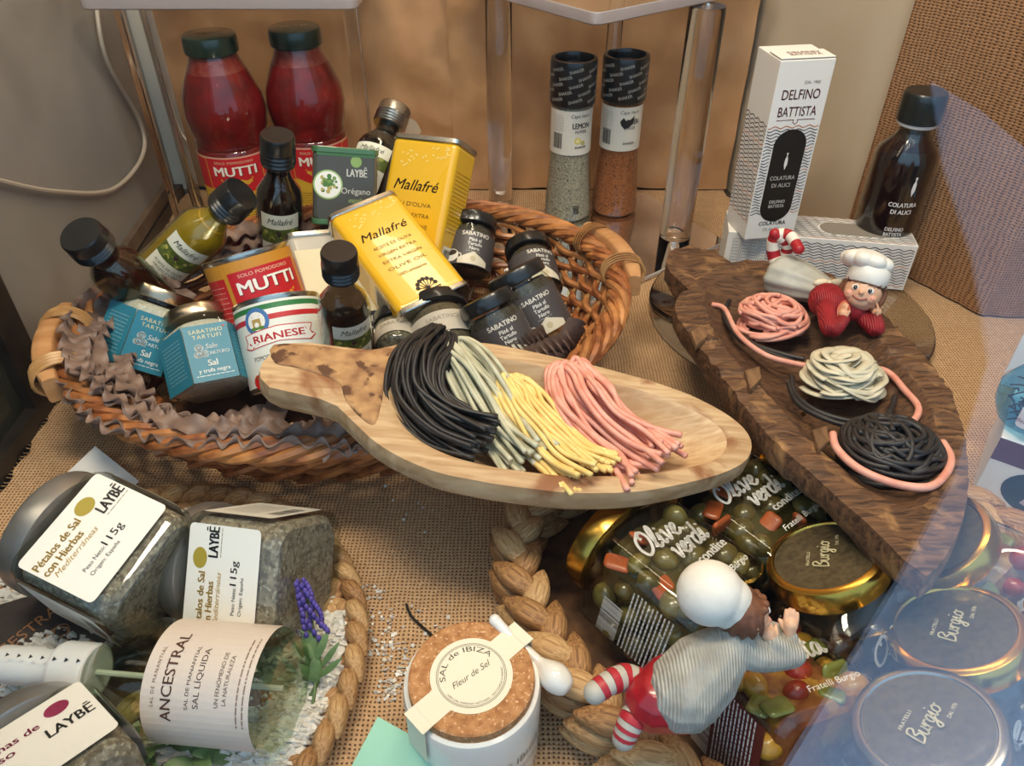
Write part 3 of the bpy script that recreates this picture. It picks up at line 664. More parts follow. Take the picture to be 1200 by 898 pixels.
# ================================================================ products
GL=thin_glass('clear_glass','#f2f6f2',1.5,.03); GLg=thin_glass('greenish_glass','#dfe8d8',1.5,.03); GLb=thin_glass('pale_blue_glass','#a8d4e4',1.5,.03)
M_capb=mat('black_cap','#161616','#1e1e1e',1,rough=.28,coat=.3); M_silver=mat('silver_metal','#b9b6b0',rough=.3,metal=1); M_silver2=mat('satin_lid_metal','#aaa6a0','#9a9690',.5,rough=.36,metal=.75)
M_goldlid=mat('gold_lid','#c9a24a',rough=.22,metal=1); M_tinwhite=mat('tin_plate','#c8c4ba',rough=.25,metal=1)
M_lidtop=mat('dark_speckled_lid','#544a34','#3c3424',3,rough=.35,coat=.3,c3='#6d6248',s3=30,lo3=.68,hi3=.72)
M_sauce=mat('tomato_sauce','#8a140c','#650d08',.5,rough=.5,spec=.3); M_resid=mat('sauce_residue','#8e3a30','#7e1a10',1.2,rough=.4,lo=.4,hi=.6)
M_white=mat('white_card','#ece8e0',rough=.6); M_plast=mat('white_translucent_plastic','#d8d8d4',rough=.35,sub=.3)
def lid(par,r,z,h,m,ridg=0,name='lid',topm=None):
    g=G(); R0=[(r*.96,z),(r,z+.08),(r*1.01,z+h*.3),(r,z+h*.75),(r*.97,z+h*.93),(r*.90,z+h)]
    if ridg: R0=[(r*.97,z)]+[(r*(1+(.035 if k%2 else -.045)),z+h*.55*(k+.5)/ridg) for k in range(ridg)]+[(r,z+h*.62),(r,z+h*.92),(r*.93,z+h)]
    if topm: R0+=[(r*.86,z+h*1.0),(r*.84,z+h*.93)]
    g.lathe(R0,48); o=g.build(name,m,par,35)
    if topm: g=G(); g.lathe([(r*.835,z+h*.90),(r*.835,z+h*.94)],48); g.build('lid_top',topm,o)
    return o
def olives_pic(p,x,y,w,h,seed):
    rn=random.Random(seed); p.rect('#55642e',x,y,w,h,1)
    for i in range(22): p.disc(rn.choice(['#8d9440','#6f7a2c','#3b2430','#b7ae5c','#4e5a20']),x+rn.uniform(-.44,.44)*w,y+rn.uniform(-.38,.38)*h,rn.uniform(.18,.3)*h*.6,2+.05*i,10)
def passata(label,M,grp=None):
    t=thing('tomato_sauce_bottle',label,'bottle',M,grp)
    G().lathe([(3.7,0),(4.1,.4),(4.15,1.5),(4.15,12.6),(3.9,12.9),(4.1,13.3),(3.98,13.7),(4.35,14.9),(4.55,16.4),(4.35,18.2),(3.6,20.2),(2.75,22),(2.55,23)],56,cap=(True,False)).build('glass_body',GL,t)
    G().lathe([(3.6,.2),(3.95,.6),(4.0,12.5),(3.78,12.9),(3.95,13.3),(3.84,13.7),(4.2,14.9),(4.4,16.4),(4.2,18.2),(3.45,20.2),(3.1,21)],56).build('sauce',M_sauce,t)
    G().lathe([(3.06,21.02),(2.62,22),(2.42,22.6)],40).build('residue',M_resid,t)
    lid(t,2.85,22.8,1.9,mat('dark_green_lid','#1b2a1e',rough=.3,coat=.4))
    pt=Pr(top(24.7)); pt.text('MUTTI',0,-.3,.8,'#b9b9a8',w=2.6,bold=.015,layer=1); pt.build('lid_lettering',t)
    p=Pr(lambda u,v,h:cyl(4.17,3.4)(u,v,h),.5); p.rect('#d9b23a',0,3.4,13,11,0); p.rect('#c4242c',0,7,13,3.6,.6); p.poly('#c4242c',[(-3.3,5.4),(0,4.2),(3.3,5.4),(3.3,8.9),(-3.3,8.9)],1)
    p.line('#d9b23a',[(-3.3,8.9),(-3.3,5.4),(0,4.2),(3.3,5.4),(3.3,8.9)],.09,1.6); p.rect('#d8a088',0,9.0,13,.2,1.2)
    p.text('SOLO POMODORO',0,8.3,.42,'#e8c9a0',w=4.4,space=1.1); p.text('MUTTI',.06,6.85,1.5,'#5a0a10',w=4.9,bold=.04,layer=2); p.text('MUTTI',0,6.9,1.5,'#f3ede0',w=4.8,bold=.035,layer=3)
    for s in (-1,1):
        for (a,b,r) in ((.75,6.05,.3),(1.15,6.0,.28),(1.5,6.15,.22),(.5,6.3,.15),(1.75,6.45,.1)): p.disc('#d9a53a',s*a,b,r,2.2,12)
    p.text('PARMA',0,4.95,.34,'#f0dcb0'); p.small('#4a3a10',-.2,2.6,5,2.2,7,.07,1.2); p.build('label',t); return t
passata('tomato sauce bottle with dark lid, left one behind the wicker basket',stand(-32.6,88,.2,14))
passata('tomato sauce bottle with shiny lid, right one behind the wicker basket',stand(-24.1,91,.2,22))
def oil(label,M,s=1,liq='#b08a20',cap=None,lab=1,dark=False,lvl=.62,name='oil_bottle',L=16,ck=1):
    hs=L/16
    t=thing(name,label,'bottle',M)
    P=[(2.1,0),(2.45,.3),(2.5,.8),(2.5,9.2),(2.3,10.1),(1.5,11.3),(1.22,12),(1.2,14.2)]
    G().lathe([(a*s,b*hs) for a,b in P],40,cap=(True,False)).build('glass_body',GLg if not dark else GL,t)
    zl=[(a*.94*s,(b+.15)*hs) for a,b in P]; zl=[q for q in zl if q[1]<13.3*lvl*hs+2*hs]
    G().lathe(zl,40).build('liquid',mat('liquid_'+liq.lstrip('#'),liq,rough=.12,coat=.8,spec=.6),t)
    lid(t,1.5*s*ck,13.0*hs,3.0*hs,cap or M_capb,ridg=8,name='cap')
    if lab:
        p=Pr(cyl(2.5*s,0),.4)
        f0=p.mp; p.mp=(lambda u,v,h:f0(u,v*hs/s,h)); p.rect('#e4e4d2',0,5.4*s,4.2*s,6.6*s,0)
        p.text('Mallafré',0,7.6*s,.95*s,'#333328',shear=.35,w=2.7*s)
        olives_pic(p,0,6.2*s,4.2*s,1.7*s,3)
        for i,tx in enumerate(('ACEITE DE OLIVA','VIRGEN EXTRA','ECOLÓGICO')): p.text(tx,0,(4.5-.55*i)*s,.5*s,'#55604a',w=(3.2-.4*i)*s)
        p.small('#7a8a5a',0,2.7*s,3*s,.5*s,2,.04); p.build('label',t)
    return t
oil('small dark balsamic bottle standing upright with an olive picture label before the tomato bottles',pose((330,318,3.6),(325,158),16.6,far=False),.95,'#20100c',L=16.6,dark=True,lvl=.8,ck=1.15)
oil('golden olive oil bottle lying diagonally with its black cap up right',pose((176,328,6.8),(284,226),14.8,far=False,roll=8),.98,'#b38a1c',lvl=.9,L=14.8,ck=1.2)
oil('dark vinegar bottle with big black screw cap leaning out left of the basket',pose((186,362,7.0),(93,274),11.8,far=False,roll=0),.9,'#3a1710',L=11.8,ck=1.3,lab=0,lvl=.72)
oil('small dark balsamic bottle with black cap behind the pale scoop handle',pose((410,432,4.6),(397,294),13.6,far=False,roll=18),.86,'#1a120e',L=13.6,ck=1.1,dark=True,lvl=.68)
oil('dark bottle with silver screw cap leaning behind the yellow tin',pose((418,250,9.0),(464,126),13.4,far=True,roll=-20),1.05,'#15120e',L=13.4,ck=1.15,cap=M_silver,dark=True,lvl=1)
# ---- truffle salt jars
def saltjar(label,M):
    t=thing('truffle_salt_jar',label,'jar',M)
    G().lathe([(2.7,0,1),(3.15,.25,1),(3.2,.6,1),(3.2,5.4,1),(3.1,5.8,1),(2.6,6.3,.2),(2.5,6.9,0)],72,6,1.12,cap=(True,False)).build('glass_body',GL,t,30)
    G().lathe([(2.6,.25,1),(3.0,.5,1),(3.0,5.2,1),(2.8,5.7,1),(2.35,6.1,.2)],72,6,1.12).build('salt',mat('white_salt','#d8d4c8','#b8b2a4',6,rough=.8,bump=.03),t,30)
    lid(t,2.85,6.6,1.1,mat('warm_silver_lid','#b5a48c',rough=.28,metal=1))
    T='#2f7f96'
    for k in (-1,0,1):
        p=Pr(face(3.2,0,k*PI/3)); p.rect(T,0,2.8,3.62,5.0,0)
        if k==0:
            p.text('SABATINO',0,4.55,.5,'#d9cfa0',w=2.7,space=1.1); p.text('TARTUFI',0,4.05,.5,'#d9cfa0',w=2.3,space=1.2)
            p.text('&',-.75,2.4,1.7,'#a9b9bc',bold=.05,layer=1.5); p.text('Sale',-.3,3.1,.62,'#eef2f0',al='L',bold=.015,shear=.15,layer=3); p.text('TARTUFO',-.35,2.55,.42,'#eef2f0',al='L',bold=.02,layer=3)
            p.text('Sal',0,1.6,.75,'#f4f4ee',bold=.03); p.text('y trufa negra',0,1.05,.5,'#f0f0ea',w=2.5); p.small('#cfe0e2',0,.78,3,.16,1,.07)
            p.disc('#c93030',1.5,4.95,.09,2)
        else:
            p.small('#9cc4cc',0,2.8,2.6,3.6,11,.05,seed=k+5)
        p.build('label',t)
    return t
saltjar('blue-labelled truffle salt jar tilted left, leftmost in the wicker basket',pose((157,432,4.4),(194,334),7.7,far=True,roll=8))
saltjar('blue-labelled truffle salt jar, second one just left of the white tomato can',pose((254,462,4.2),(230,367),7.7,far=True,roll=6))
# ---- cans
def can(name,label,M,r,h,pr,base):
    t=thing(name,label,'can',M)
    G().lathe([(r*.97,0),(r*1.01,.1),(r*1.01,.35),(r,.45),(r,h-.45),(r*1.015,h-.35),(r*1.015,h-.05),(r*.97,h),(r*.95,h-.4),(r*.9,h-.45),(r*.88,h-.35),(.1,h-.35)],64).build('can_body',M_tinwhite,t,30)
    p=Pr(cyl(r,0),.5); p.rect(base,0,h/2,2*PI*r*.96,h-1.0,0); pr(p); p.build('label',t); return t
def mutti_pr(p,k=1.0):
    p.rect('#c98a2e',0,3.9*k,16*k,6.4*k,.5); p.rect('#c01f26',.3*k,3.8*k,6.6*k,5.2*k,1); p.rect('#c01f26',-5.2*k,3.6*k,3.6*k,5.0*k,1); p.small('#e8a090',-5.2*k,3.6*k,3*k,4*k,9,.06)
    p.rect('#c01f26',6*k,3.6*k,3.6*k,5.0*k,1)
    p.text('SOLO POMODORO',.2*k,5.85*k,.42*k,'#f0c8a8',w=4.6*k); p.text('MUTTI',.26*k,4.35*k,1.5*k,'#5a0a10',w=5.3*k,bold=.05,layer=2); p.text('MUTTI',.2*k,4.42*k,1.5*k,'#f5efe4',w=5.2*k,bold=.035,layer=3)
    for s in (-1,1):
        for (a,b,r) in ((.8,3.3,.35),(1.3,3.2,.33),(1.7,3.45,.26),(.55,2.9,.12),(1.0,2.75,.1),(1.6,2.75,.1),(2.05,3.75,.12)): p.disc('#d9952e',.3*k+s*a*k,b*k,r*k,2.4,12)
    p.disc('#d9952e',.3*k,3.5*k,.22*k,2.4,12); p.text('PARMA',1.6*k,1.9*k,.42*k,'#f5e5cc')
can('tomato_can','red and gold tomato can lying tilted in the middle of the basket',pose((322,392,6.0),(286,292),7.9,far=True,roll=12),3.85,7.8,mutti_pr,'#c98a2e')
can('tomato_can','red and gold tomato can almost hidden behind the tilted can',pose((312,345,3.2),(292,296),7.0,far=True,roll=0),3.4,6.8,lambda p:mutti_pr(p,.85),'#c98a2e')
can('tomato_can','red tomato can peeping out behind the cream tin',pose((405,322,3.0),(388,268),8.2,far=True,roll=-10),3.2,6.6,lambda p:mutti_pr(p,.85),'#b9222a')
def sarn(p):
    p.rect('#2f7a45',0,6.95,15,.45,1); p.rect('#f2efe6',0,6.5,15,.45,1); p.rect('#c42a30',0,6.05,15,.45,1)
    p.disc('#4a78b0',-1.6,5.9,1.15,2); p.disc('#f2efe6',-1.6,5.9,.8,2.4); p.rect('#b59a5a',-1.6,5.75,.8,.7,2.8); p.disc('#f2efe6',-1.6,5.6,.22,3.1,12); p.rect('#5a8a3a',-1.6,5.3,1.2,.25,3)
    P=[(-3.2,3.9),(-2.6,3.7),(0,3.95),(2.6,3.7),(3.2,4.1),(2.7,4.4),(3.0,5.0),(0,5.15),(-3.0,4.9),(-2.9,4.3)]
    p.poly('#c9382e',[(a*1.04,(b-4.4)*1.12+4.4) for a,b in P],3.2); p.poly('#f4f1e8',P,3.5); p.text('RIANESE',0,4.1,.85,'#b8242a',w=4.4,bold=.04,layer=4)
    p.text('dal 1960',-.2,3.35,.35,'#666666'); p.text('POMODORO SAN MARZANO',.3,2.6,.55,'#222222',w=5.8); p.text("DELL'AGRO",0,1.95,.5,'#222222'); p.small('#555555',5.2,4.6,2.4,4.6,12,.05)
    for a in (-2.6,-1.4,0,1.3,2.4): p.disc('#c8201c',a,.9,.62,2.5,16); p.rect('#3c7a30',a,1.3,.5,.16,3)
can('tomato_can','white tomato can with green and red stripes standing behind the scoop handle',pose((346,455,3.8),(323,352),8.0,far=True,roll=-6),3.75,7.9,sarn,'#e9eadf')
# ---- tins
def tin(name,label,M,w,d,h,body,print_,metal_band=0,topm=None,r=.7):
    t=thing(name,label,'tin',M)
    G().box((0,0,h/2),(w,d,h-.5),r,seg=5).build('tin_body',mat('tin_'+body.lstrip('#'),body,rough=.22,coat=.6,spec=.6),t)
    def rim(z0,z1,k): 
        g=G(); g.box((0,0,(z0+z1)/2),(w+k,d+k,z1-z0),r*.95 if False else .12,seg=2); return g
    # raised metal end plates with the same rounded plan
    def plan(ins,z):
        out=[]
        for sx,sy,a0 in ((1,1,0),(-1,1,90),(-1,-1,180),(1,-1,270)):
            for k in range(6): a=math.radians(a0+18*k); out.append((sx*(w/2-r)+(r+ins)*math.cos(a),sy*(d/2-r)+(r+ins)*math.sin(a),z))
        return out
    for z0,nm in ((h-.55,'top_rim'),(0,'bottom_rim')):
        g=G(); g.rings([plan(.02,z0),plan(.1,z0+.1),plan(.1,z0+.5),plan(0,z0+.58),plan(-.25,z0+.58),plan(-.3,z0+.45 if nm=='top_rim' else z0+.58)]); g.build(nm,topm or M_tinwhite,t,35)
    print_(t); return t
Y='#e8b422'
def leafs(p,x,y,w,seed):
    rn=random.Random(seed)
    for i in range(26):
        a=rn.uniform(-.5,1.2); cx=x+rn.uniform(-.5,.5)*w; cy=y+rn.uniform(-.7,.7)+(.25*(cx-x)); L=rn.uniform(.25,.5); n=[]
        for k in range(8):
            b=2*PI*k/8; u,v=L/2*math.cos(b),.07*math.sin(b); n.append((cx+u*math.cos(a)-v*math.sin(a),cy+u*math.sin(a)+v*math.cos(a)))
        p.poly('#f3d884',n,1)
def mall(lines,logo,w,d,h):
    def f(t):
        p=Pr(face(d/2,0)); k=h/14
        leafs(p,.3,12.3*k,w*.75,5)
        p.text('Mallafré',0,9.1*k,1.35*k,'#3a2a10',w=w*.68,shear=.3,bold=.005)
        for i,tx in enumerate(lines): p.text(tx,0,(7.7-.95*i)*k,.52*k,'#6a5010',w=w*(.56 if i<4 else .4))
        if logo:
            for q in range(7): a=rad(10+q*26); p.line('#2a1f10',[(.1,1.3),(.1+.9*math.cos(a),1.5+1.0*math.sin(a))],.09); p.disc('#2a1f10',.1+.9*math.cos(a),1.5+1.0*math.sin(a),.22,2,10)
            p.rect('#2a1f10',.1,1.15,2.4,.12,2); p.rect('#2a1f10',.1,.9,2.0,.1,2)
        p.build('front_print',t)
        for s in (-1,1):
            p=Pr(face(w/2,0,s*PI/2)); p.small('#8a6a14',0,h*.62,d*.65,h*.4,16,.06,seed=4); p.rect('#e9e3cf',0,h*.24,d*.6,h*.2,1); p.bars(0,h*.24,d*.5,h*.16); p.build('side_print',t)
    return f
tin('oil_tin','yellow olive oil tin standing at the back of the basket',pose((478,345,3.6),(512,165),16.2,far=True,roll=-30),7.6,4.8,16,Y,mall(("OLI D'OLIVA",'VERGE EXTRA',"HUILE D'OLIVE",'VIERGE EXTRA','arbequina'),0,7.6,4.8,16))
tin('oil_tin','yellow olive oil tin leaning back with a black tree emblem, in front',pose((510,368,7.4),(425,256),13.6,far=True,roll=22),7.2,4.6,13.6,Y,mall(('ACEITE DE OLIVA','VIRGEN EXTRA','EXTRA VIRGIN','OLIVE OIL','100% arbequina'),1,7.2,4.6,13.6))
def creamp(t):
    p=Pr(face(2.3,0)); p.rect('#d9d0ae',0,5.6,6.4,8.6,0); p.text('ACEITE',.8,6.5,.6,'#4a4030'); p.rect('#222230',1.5,1.6,2.6,1.6,1); p.text('Mall',1.4,1.3,.9,'#e8e4d8',shear=.3); p.build('front_print',t)
    p=Pr(face(3.5,0,-PI/2)); p.rect('#8e2f2a',0,6,3.6,7.6,0); p.disc('#b8483a',.2,7,1.1,1); p.disc('#6a1c1c',-.4,5,1.0,1); p.build('side_print',t)
tin('oil_tin','cream labelled tin with silver top leaning beside the white tomato can',pose((412,408,3.8),(372,284),12.2,far=True,roll=18),7.0,4.6,12,'#b9b4a8',creamp)
def oreg(t):
    p=Pr(face(2.1,0)); p.rect('#4a4a46',0,3.7,5.6,6.2,0,r=.4); p.disc('#8aa860',1.0,6.35,.55,1); p.rect('#3f6a40',0,7.05,5.7,.5,1.4)
    p.text('LAYBĒ',1.1,4.9,1.05,'#f0eee4',w=2.0,bold=.02); p.text('Orégano',1.0,3.2,.85,'#f4f2ea',w=2.9,bold=.005); p.text('español',1.2,2.35,.7,'#9cb870',w=1.8,shear=.3)
    p.disc('#9cb870',-1.75,4.0,1.45,1.2); p.disc('#f2f0e8',-1.75,4.0,1.3,1.5)
    rn=random.Random(2)
    for i in range(30): a,r=rn.uniform(0,6.28),rn.uniform(0,.95); p.disc(rn.choice(['#4f7a3a','#7a9a4a','#38602c','#b8a860']),-1.75+r*math.cos(a),4+r*math.sin(a),rn.uniform(.12,.28),1.8+.03*i,8)
    p.build('front_print',t)
tin('spice_tin','dark grey oregano tin with green lid standing before the tomato bottles',pose((403,262,9.6),(404,160),7.8,far=True,roll=4),6.4,4.2,7.6,'#55554f',oreg,topm=mat('green_enamel','#47704a',rough=.3,coat=.4))
# ---- truffle pate jars
def pate(label,M,r=2.65,h=5.6,lab=1,cont='#2a241e'):
    t=thing('truffle_jar',label,'jar',M)
    G().lathe([(r*.85,0),(r,.35),(r,h*.75),(r*.86,h*.9),(r*.84,h)],40,cap=(True,False)).build('glass_body',GL,t)
    G().lathe([(r*.8,.2),(r*.94,.4),(r*.94,h*.73),(r*.8,h*.86)],40).build('contents',mat('truffle_'+cont.lstrip('#'),cont,'#4a4238',3,rough=.6,bump=.03),t)
    lid(t,r*.98,h*.92,1.3,M_capb)
    if lab==1:
        p=Pr(cyl(r,0),.35); p.rect('#4b4646',0,h*.38,r*3.7,h*.66,0); p.poly('#d8cfb8',[(-1.6,.35),(1.6,.35),(1.6,.9),(.4,1.5),(0,1.75),(-.4,1.5),(-1.6,.9)],1); p.disc('#c2b592',0,.95,.3,1.5)
        p.text('SABATINO',0,3.45,.6,'#e6dfd0',w=2.9,bold=.02)
        for i,tx in enumerate(('Pâté al','Tartufo','Nero')): p.text(tx,0,2.85-.47*i,.5,'#f0ece2',bold=.012)
        p.small('#a89f90',0,1.72,1.6,.14,1,.05)
        p.disc('#e4dfd2',-2.4,1.2,.85,1,sy=.8); p.disc('#3a2a20',-2.4,1.5,.62,1.5,sy=.5); p.ring('#e4dfd2',-1.5,1.15,.3,.1,1.2,16); p.small('#9a9288',3.2,2.2,1.4,2.2,7,.05); p.build('label',t)
    if lab==2:
        p=Pr(cyl(r,0),.35); p.rect('#b9b0a0',0,h*.42,r*3.2,h*.42,0); p.text('SABATINO',0,h*.45,.62,'#8d8474',w=3.0); p.build('label',t)
    return t
pate('truffle pâté jar at the back of the basket, beside the tall yellow tin',pose((546,322,5.2),(557,250),7.0,far=True,roll=10),2.55)
pate('truffle pâté jar tilted right with its full label showing',pose((640,392,5.2),(588,292),7.4,far=True,roll=14),2.85,6)
pate('truffle pâté jar with only its black lid showing behind the tilted jar',pose((632,345,5.0),(616,282),7.0,far=True,roll=30),2.5)
pate('truffle pâté jar with a cup picture, nearest the spiral pasta',pose((604,424,5.4),(562,338),7.0,far=True,roll=10),2.55)
pate('larger truffle jar with pale label right behind the white pasta bundle',pose((528,420,5.4),(508,354),6.4,far=True,roll=6),3.0,5.2,2,'#6a5e48')
pate('small black-lidded jar between the dark bottle and the yellow tin',pose((466,412,6.0),(460,372),4.6,far=True,roll=6),1.9,3.6,2,'#8a8270')
# amber jar under the spice tin
pate('amber jar lying under the dark grey oregano tin',pose((372,262,7.6),(436,258),6.2,far=True,roll=0),1.5,4.6,0,'#7a2c18')
# ---- shakers
def shaker(label,x,y,rot,cont,c2,title,t2,art):
    t=thing('spice_shaker',label,'shaker',stand(x,y,.95,rot))
    pf=[(2.7,0),(3.05,.3),(3.1,1),(2.75,5),(2.5,8.5),(2.5,9),(2.5,14.4),(2.6,15)]
    G().lathe(pf,44,cap=(True,False)).build('glass_body',GL,t)
    G().lathe([(a*.95,b+.1) for a,b in pf[:-1]],44).build('spice',mat('spice_'+cont.lstrip('#'),cont,c2,4,rough=.8,bump=.04,c3='#2e2620',s3=5,lo3=.60,hi3=.64),t)
    g=G(); g.lathe([(2.55,14.6),(2.75,14.8),(2.75,15.6),(2.8,19.3),(2.7,19.8),(2.35,19.85),(2.25,19.4),(2.2,18.8)],44); g.build('grinder_cap',M_capb,t)
    p=Pr(cyl(2.8,0),.4)
    for i in range(5):
        for j in range(5): p.text('SHAKER',-4.6+j*2.4+(i%2)*1.1,15.4+i*.85,.5,'#a9a49a',w=1.7,rot=14,bold=.02,layer=1)
    p.build('cap_lettering',t)
    p=Pr(cyl(2.52,0),.4); p.rect('#ddd6c6',0,11.6,12,5.4,0); p.text('Cape Herb',1.0,13.5,.6,'#3a3430',w=2.4,shear=.2)
    p.text(title,1.1,12.2,.95,'#2a2624',w=2.2,bold=.025); p.text(t2,1.1,11.6,.55,'#2a2624',w=1.5)
    if art: p.disc('#d8c860',.7,10.7,.42,1); p.disc('#eae0a0',.7,10.7,.25,1.4); p.disc('#b8b070',1.4,10.4,.3,1)
    else:
        p.poly('#2a2624',[(-.2,12.6),(.2,13.1),(.5,12.7),(1.3,12.9),(1.6,13.3),(1.5,12.4),(1.0,11.9),(.4,11.7),(-.0,12.1)],3)
    p.text('SHAKER',1.1,9.75,.42,'#2a2624',bold=.02); p.small('#6a6258',-1.9,12.8,1.6,2,8,.04); p.bars(-1.9,10.6,1.3,1.9); p.build('label',t)
    if art: p=Pr(cyl(3.0,0),.4); p.bars(.9,1.9,1.2,.8,vert=False); p.build('foot_print',t)
shaker('grey-white lemon pepper shaker with a speckled grinder, left of the pair',7.3,94.2,0,'#b9ac98','#8f8474','LEMON','PEPPER',1)
shaker('orange-brown chicken spice shaker standing right of the lemon pepper one',13.6,95.6,-6,'#b0683a','#8a4c26','CHICKEN','SHAKER',0)
# ---- white cartons and fish sauce bottle
def fish(p,x,y,k,col,l=2): p.poly(col,[(x-.02*k,y-1*k),(x-.2*k,y-.3*k),(x-.17*k,y+.4*k),(x,y+.85*k),(x-.12*k,y+1.15*k),(x+.12*k,y+1.15*k),(x+.02*k,y+.85*k),(x+.17*k,y+.4*k),(x+.2*k,y-.3*k)],l)
def waves(p,x0,x1,y0,y1,st,hole=None):
    y=y0;i=0
    while y<y1:
        seg=[]
        for k in range(int((x1-x0)/.16)+1):
            x=x0+.16*k; q=(x,y+.11*math.sin(x*5.2+y*2))
            if hole and hole(q[0],q[1]):
                if len(seg)>1: p.line('#4a3a44',seg,.09,1)
                seg=[]
            else: seg.append(q)
        if len(seg)>1: p.line('#4a3a44' if i%7 else '#c47a50',seg,.09,1)
        y+=st;i+=1
def pill(p,col,x,y,w,h,l):
    p.poly(col,[(x+w/2*math.cos(a),y+(h/2-w/2)*(1 if math.sin(a)>=0 else -1)+w/2*math.sin(a)) for a in [2*PI*k/36+.01 for k in range(36)]],l)
t=thing('carton','tall white fish sauce carton with a black pill-shaped window, standing upright','box',stand(27.6,78.4,6.85,9))
G().box((0,0,9.3),(5.6,5.2,18.6),.08).build('carton_body',M_white,t)
g=G(); g.box((0,-1.2,18.75),(5.5,2.6,.12),.04); g.build('lid_flap',M_white,t)
p=Pr(face(2.6,0)); p.text('DAL 1950',.9,16.4,.4,'#6a5050',w=1.6); p.text('DELFINO',0,14.95,1.35,'#6a1a20',w=3.9,bold=.005); p.text('BATTISTA',0,13.3,1.35,'#6a1a20',w=4.0,bold=.005); p.line('#6a1a20',[(-2,12.95),(-.2,12.95),(-.25,12.7),(0,12.5),(.25,12.7),(.2,12.95),(2,12.95)],.06)
waves(p,-2.7,2.7,3.0,12.3,.33,lambda x,y:(abs(x)<1.75 and abs(y-6.8)<3.2) or math.hypot(x,abs(y-6.8)-3.1)<1.75); pill(p,'#14120f',0,7.0,3.5,10.0,1.5)
fish(p,0,8.6,.85,'#e8e4dc',3); p.text('COLATURA',0,6.7,.62,'#ece8e0',w=2.7,bold=.01,layer=3); p.text('DI ALICI',0,5.9,.62,'#ece8e0',w=2.0,bold=.01,layer=3); p.text('DELFINO',0,4.1,.5,'#ece8e0',w=1.7,bold=.02,layer=3); p.text('BATTISTA',0,3.6,.5,'#ece8e0',w=1.7,bold=.02,layer=3)
p.text('COLATURA',0,1.6,.62,'#1a1a1a',w=3.0,bold=.02); p.text('DI ALICI',0,.9,.55,'#7a7a7a',w=1.8); p.build('front_print',t)
p=Pr(top(18.82)); p.text('DELFINO',.2,-1.1,.75,'#6a1a20',w=3.2); p.text('BATTISTA',.2,-1.8,.75,'#6a1a20',w=3.2); p.build('top_print',t)
p=Pr(face(2.8,0,-PI/2)); waves(p,-2.5,2.5,2,12.5,.4); p.build('side_print',t)
t=thing('carton','white fish sauce carton with wave pattern lying flat under the upright one','box',stand(34.4,78.6,1.2,-10))
G().box((0,0,2.8),(20,5.6,5.5),.08).build('carton_body',M_white,t)
p=Pr(face(2.8,0)); waves(p,-5.6,9.8,.5,5.1,.34); 
for k in range(4): p.line('#777777',[(-9.3+k*1.0,1),(-8.5+k*1.0,1),(-8.5+k*1.0,4.8),(-9.3+k*1.0,4.8)],.04,closed=True); p.small('#555555',-8.9+k*1.0,2.9,.6,3.4,9,.05,seed=k)
p.build('front_print',t)
p=Pr(top(5.56)); waves(p,-3,9.8,-2.6,2.6,.34,lambda x,y:math.hypot(max(abs(x-4.2)-2.6,0),y)<1.6); pill_pts=[(4.2+(2.6 if math.cos(a)>0 else -2.6)+1.5*math.cos(a),1.5*math.sin(a)) for a in [2*PI*k/32+.01 for k in range(32)]]; p.poly('#8d8478',pill_pts,1.5); p.build('top_print',t)
t=thing('fish_sauce_bottle','tall dark fish sauce bottle with black cap standing in the right corner','bottle',stand(41.9,79.2,1.25,-14))
pf=[(2.7,0),(3.15,.3),(3.2,.8),(3.2,13.6),(3.0,14.3),(1.9,15.5),(1.6,16.1),(1.55,17.4)]
G().lathe(pf,48,cap=(True,False)).build('glass_body',GL,t); G().lathe([(a*.95,b+.15) for a,b in pf[:6]]+[(1.5,16.3)],48).build('sauce',mat('dark_garum','#1c0a0c',rough=.12,coat=.8),t)
lid(t,1.95,16.9,.5,M_plast,name='collar'); lid(t,2.15,17.3,3.0,mat('dark_green_cap','#151d1c',rough=.35,coat=.3),name='cap')
p=Pr(cyl(3.2,2.7),.4); fish(p,1.0,8.6,1.0,'#e6e2e0'); p.text('COLATURA',.5,6.4,.68,'#e6e2e0',w=2.9,bold=.02); p.text('DI ALICI',.5,5.6,.68,'#e6e2e0',w=2.1,bold=.02); p.text('DELFINO',.4,3.6,.6,'#d8d4d0',w=1.9,bold=.02); p.text('BATTISTA',.4,3.0,.6,'#d8d4d0',w=1.9,bold=.02); p.line('#d8d4d0',[(-.6,2.85),(1.4,2.85)],.06); p.build('lettering',t)
# ---- saffron carton and vials at the right edge
t=thing('carton','white saffron carton with a maroon band and round window at the right edge','box',stand(43.75,44.25,.25,-35))
g=G(); g.box((0,0,3.5),(10,10,7),.08); g.build('carton_body',M_white,t)
p=Pr(face(5,0)); p.rect('#5b2238',0,5.9,10,2.1,.5); p.text('Safrà',-1.2,6.1,.95,'#e4cfd4',w=2.4,bold=.02); p.text('del Montsec',-.6,5.2,.95,'#e4cfd4',w=4.4,bold=.02); p.disc('#14242a',-.6,2.9,2.9,1,sy=.72); p.rect('#b9a8a8',-.6,3,1.6,3.2,1.5,rot=-20); p.text('Safrà',-.9,3.1,.5,'#7a2a3a',rot=70); p.text('del Montsec',-.4,3.1,.45,'#7a2a3a',rot=70); p.build('front_print',t)
p=Pr(top(7.02)); p.small('#9a8a8a',-3.4,-1.5,1.8,2,5,.05); p.build('top_print',t)
t=thing('saffron_vial','round pale blue glass saffron jar standing on the white carton','jar',stand(39.6,44.4,7.3,-35))
G().lathe([(1.2,0),(2.5,.6),(3.0,1.8),(3.0,3.2),(2.2,4.4),(1.3,4.9),(1.3,5.9)],48,cap=(True,False)).build('glass_body',GLb,t)
g=G(); rn=random.Random(4)
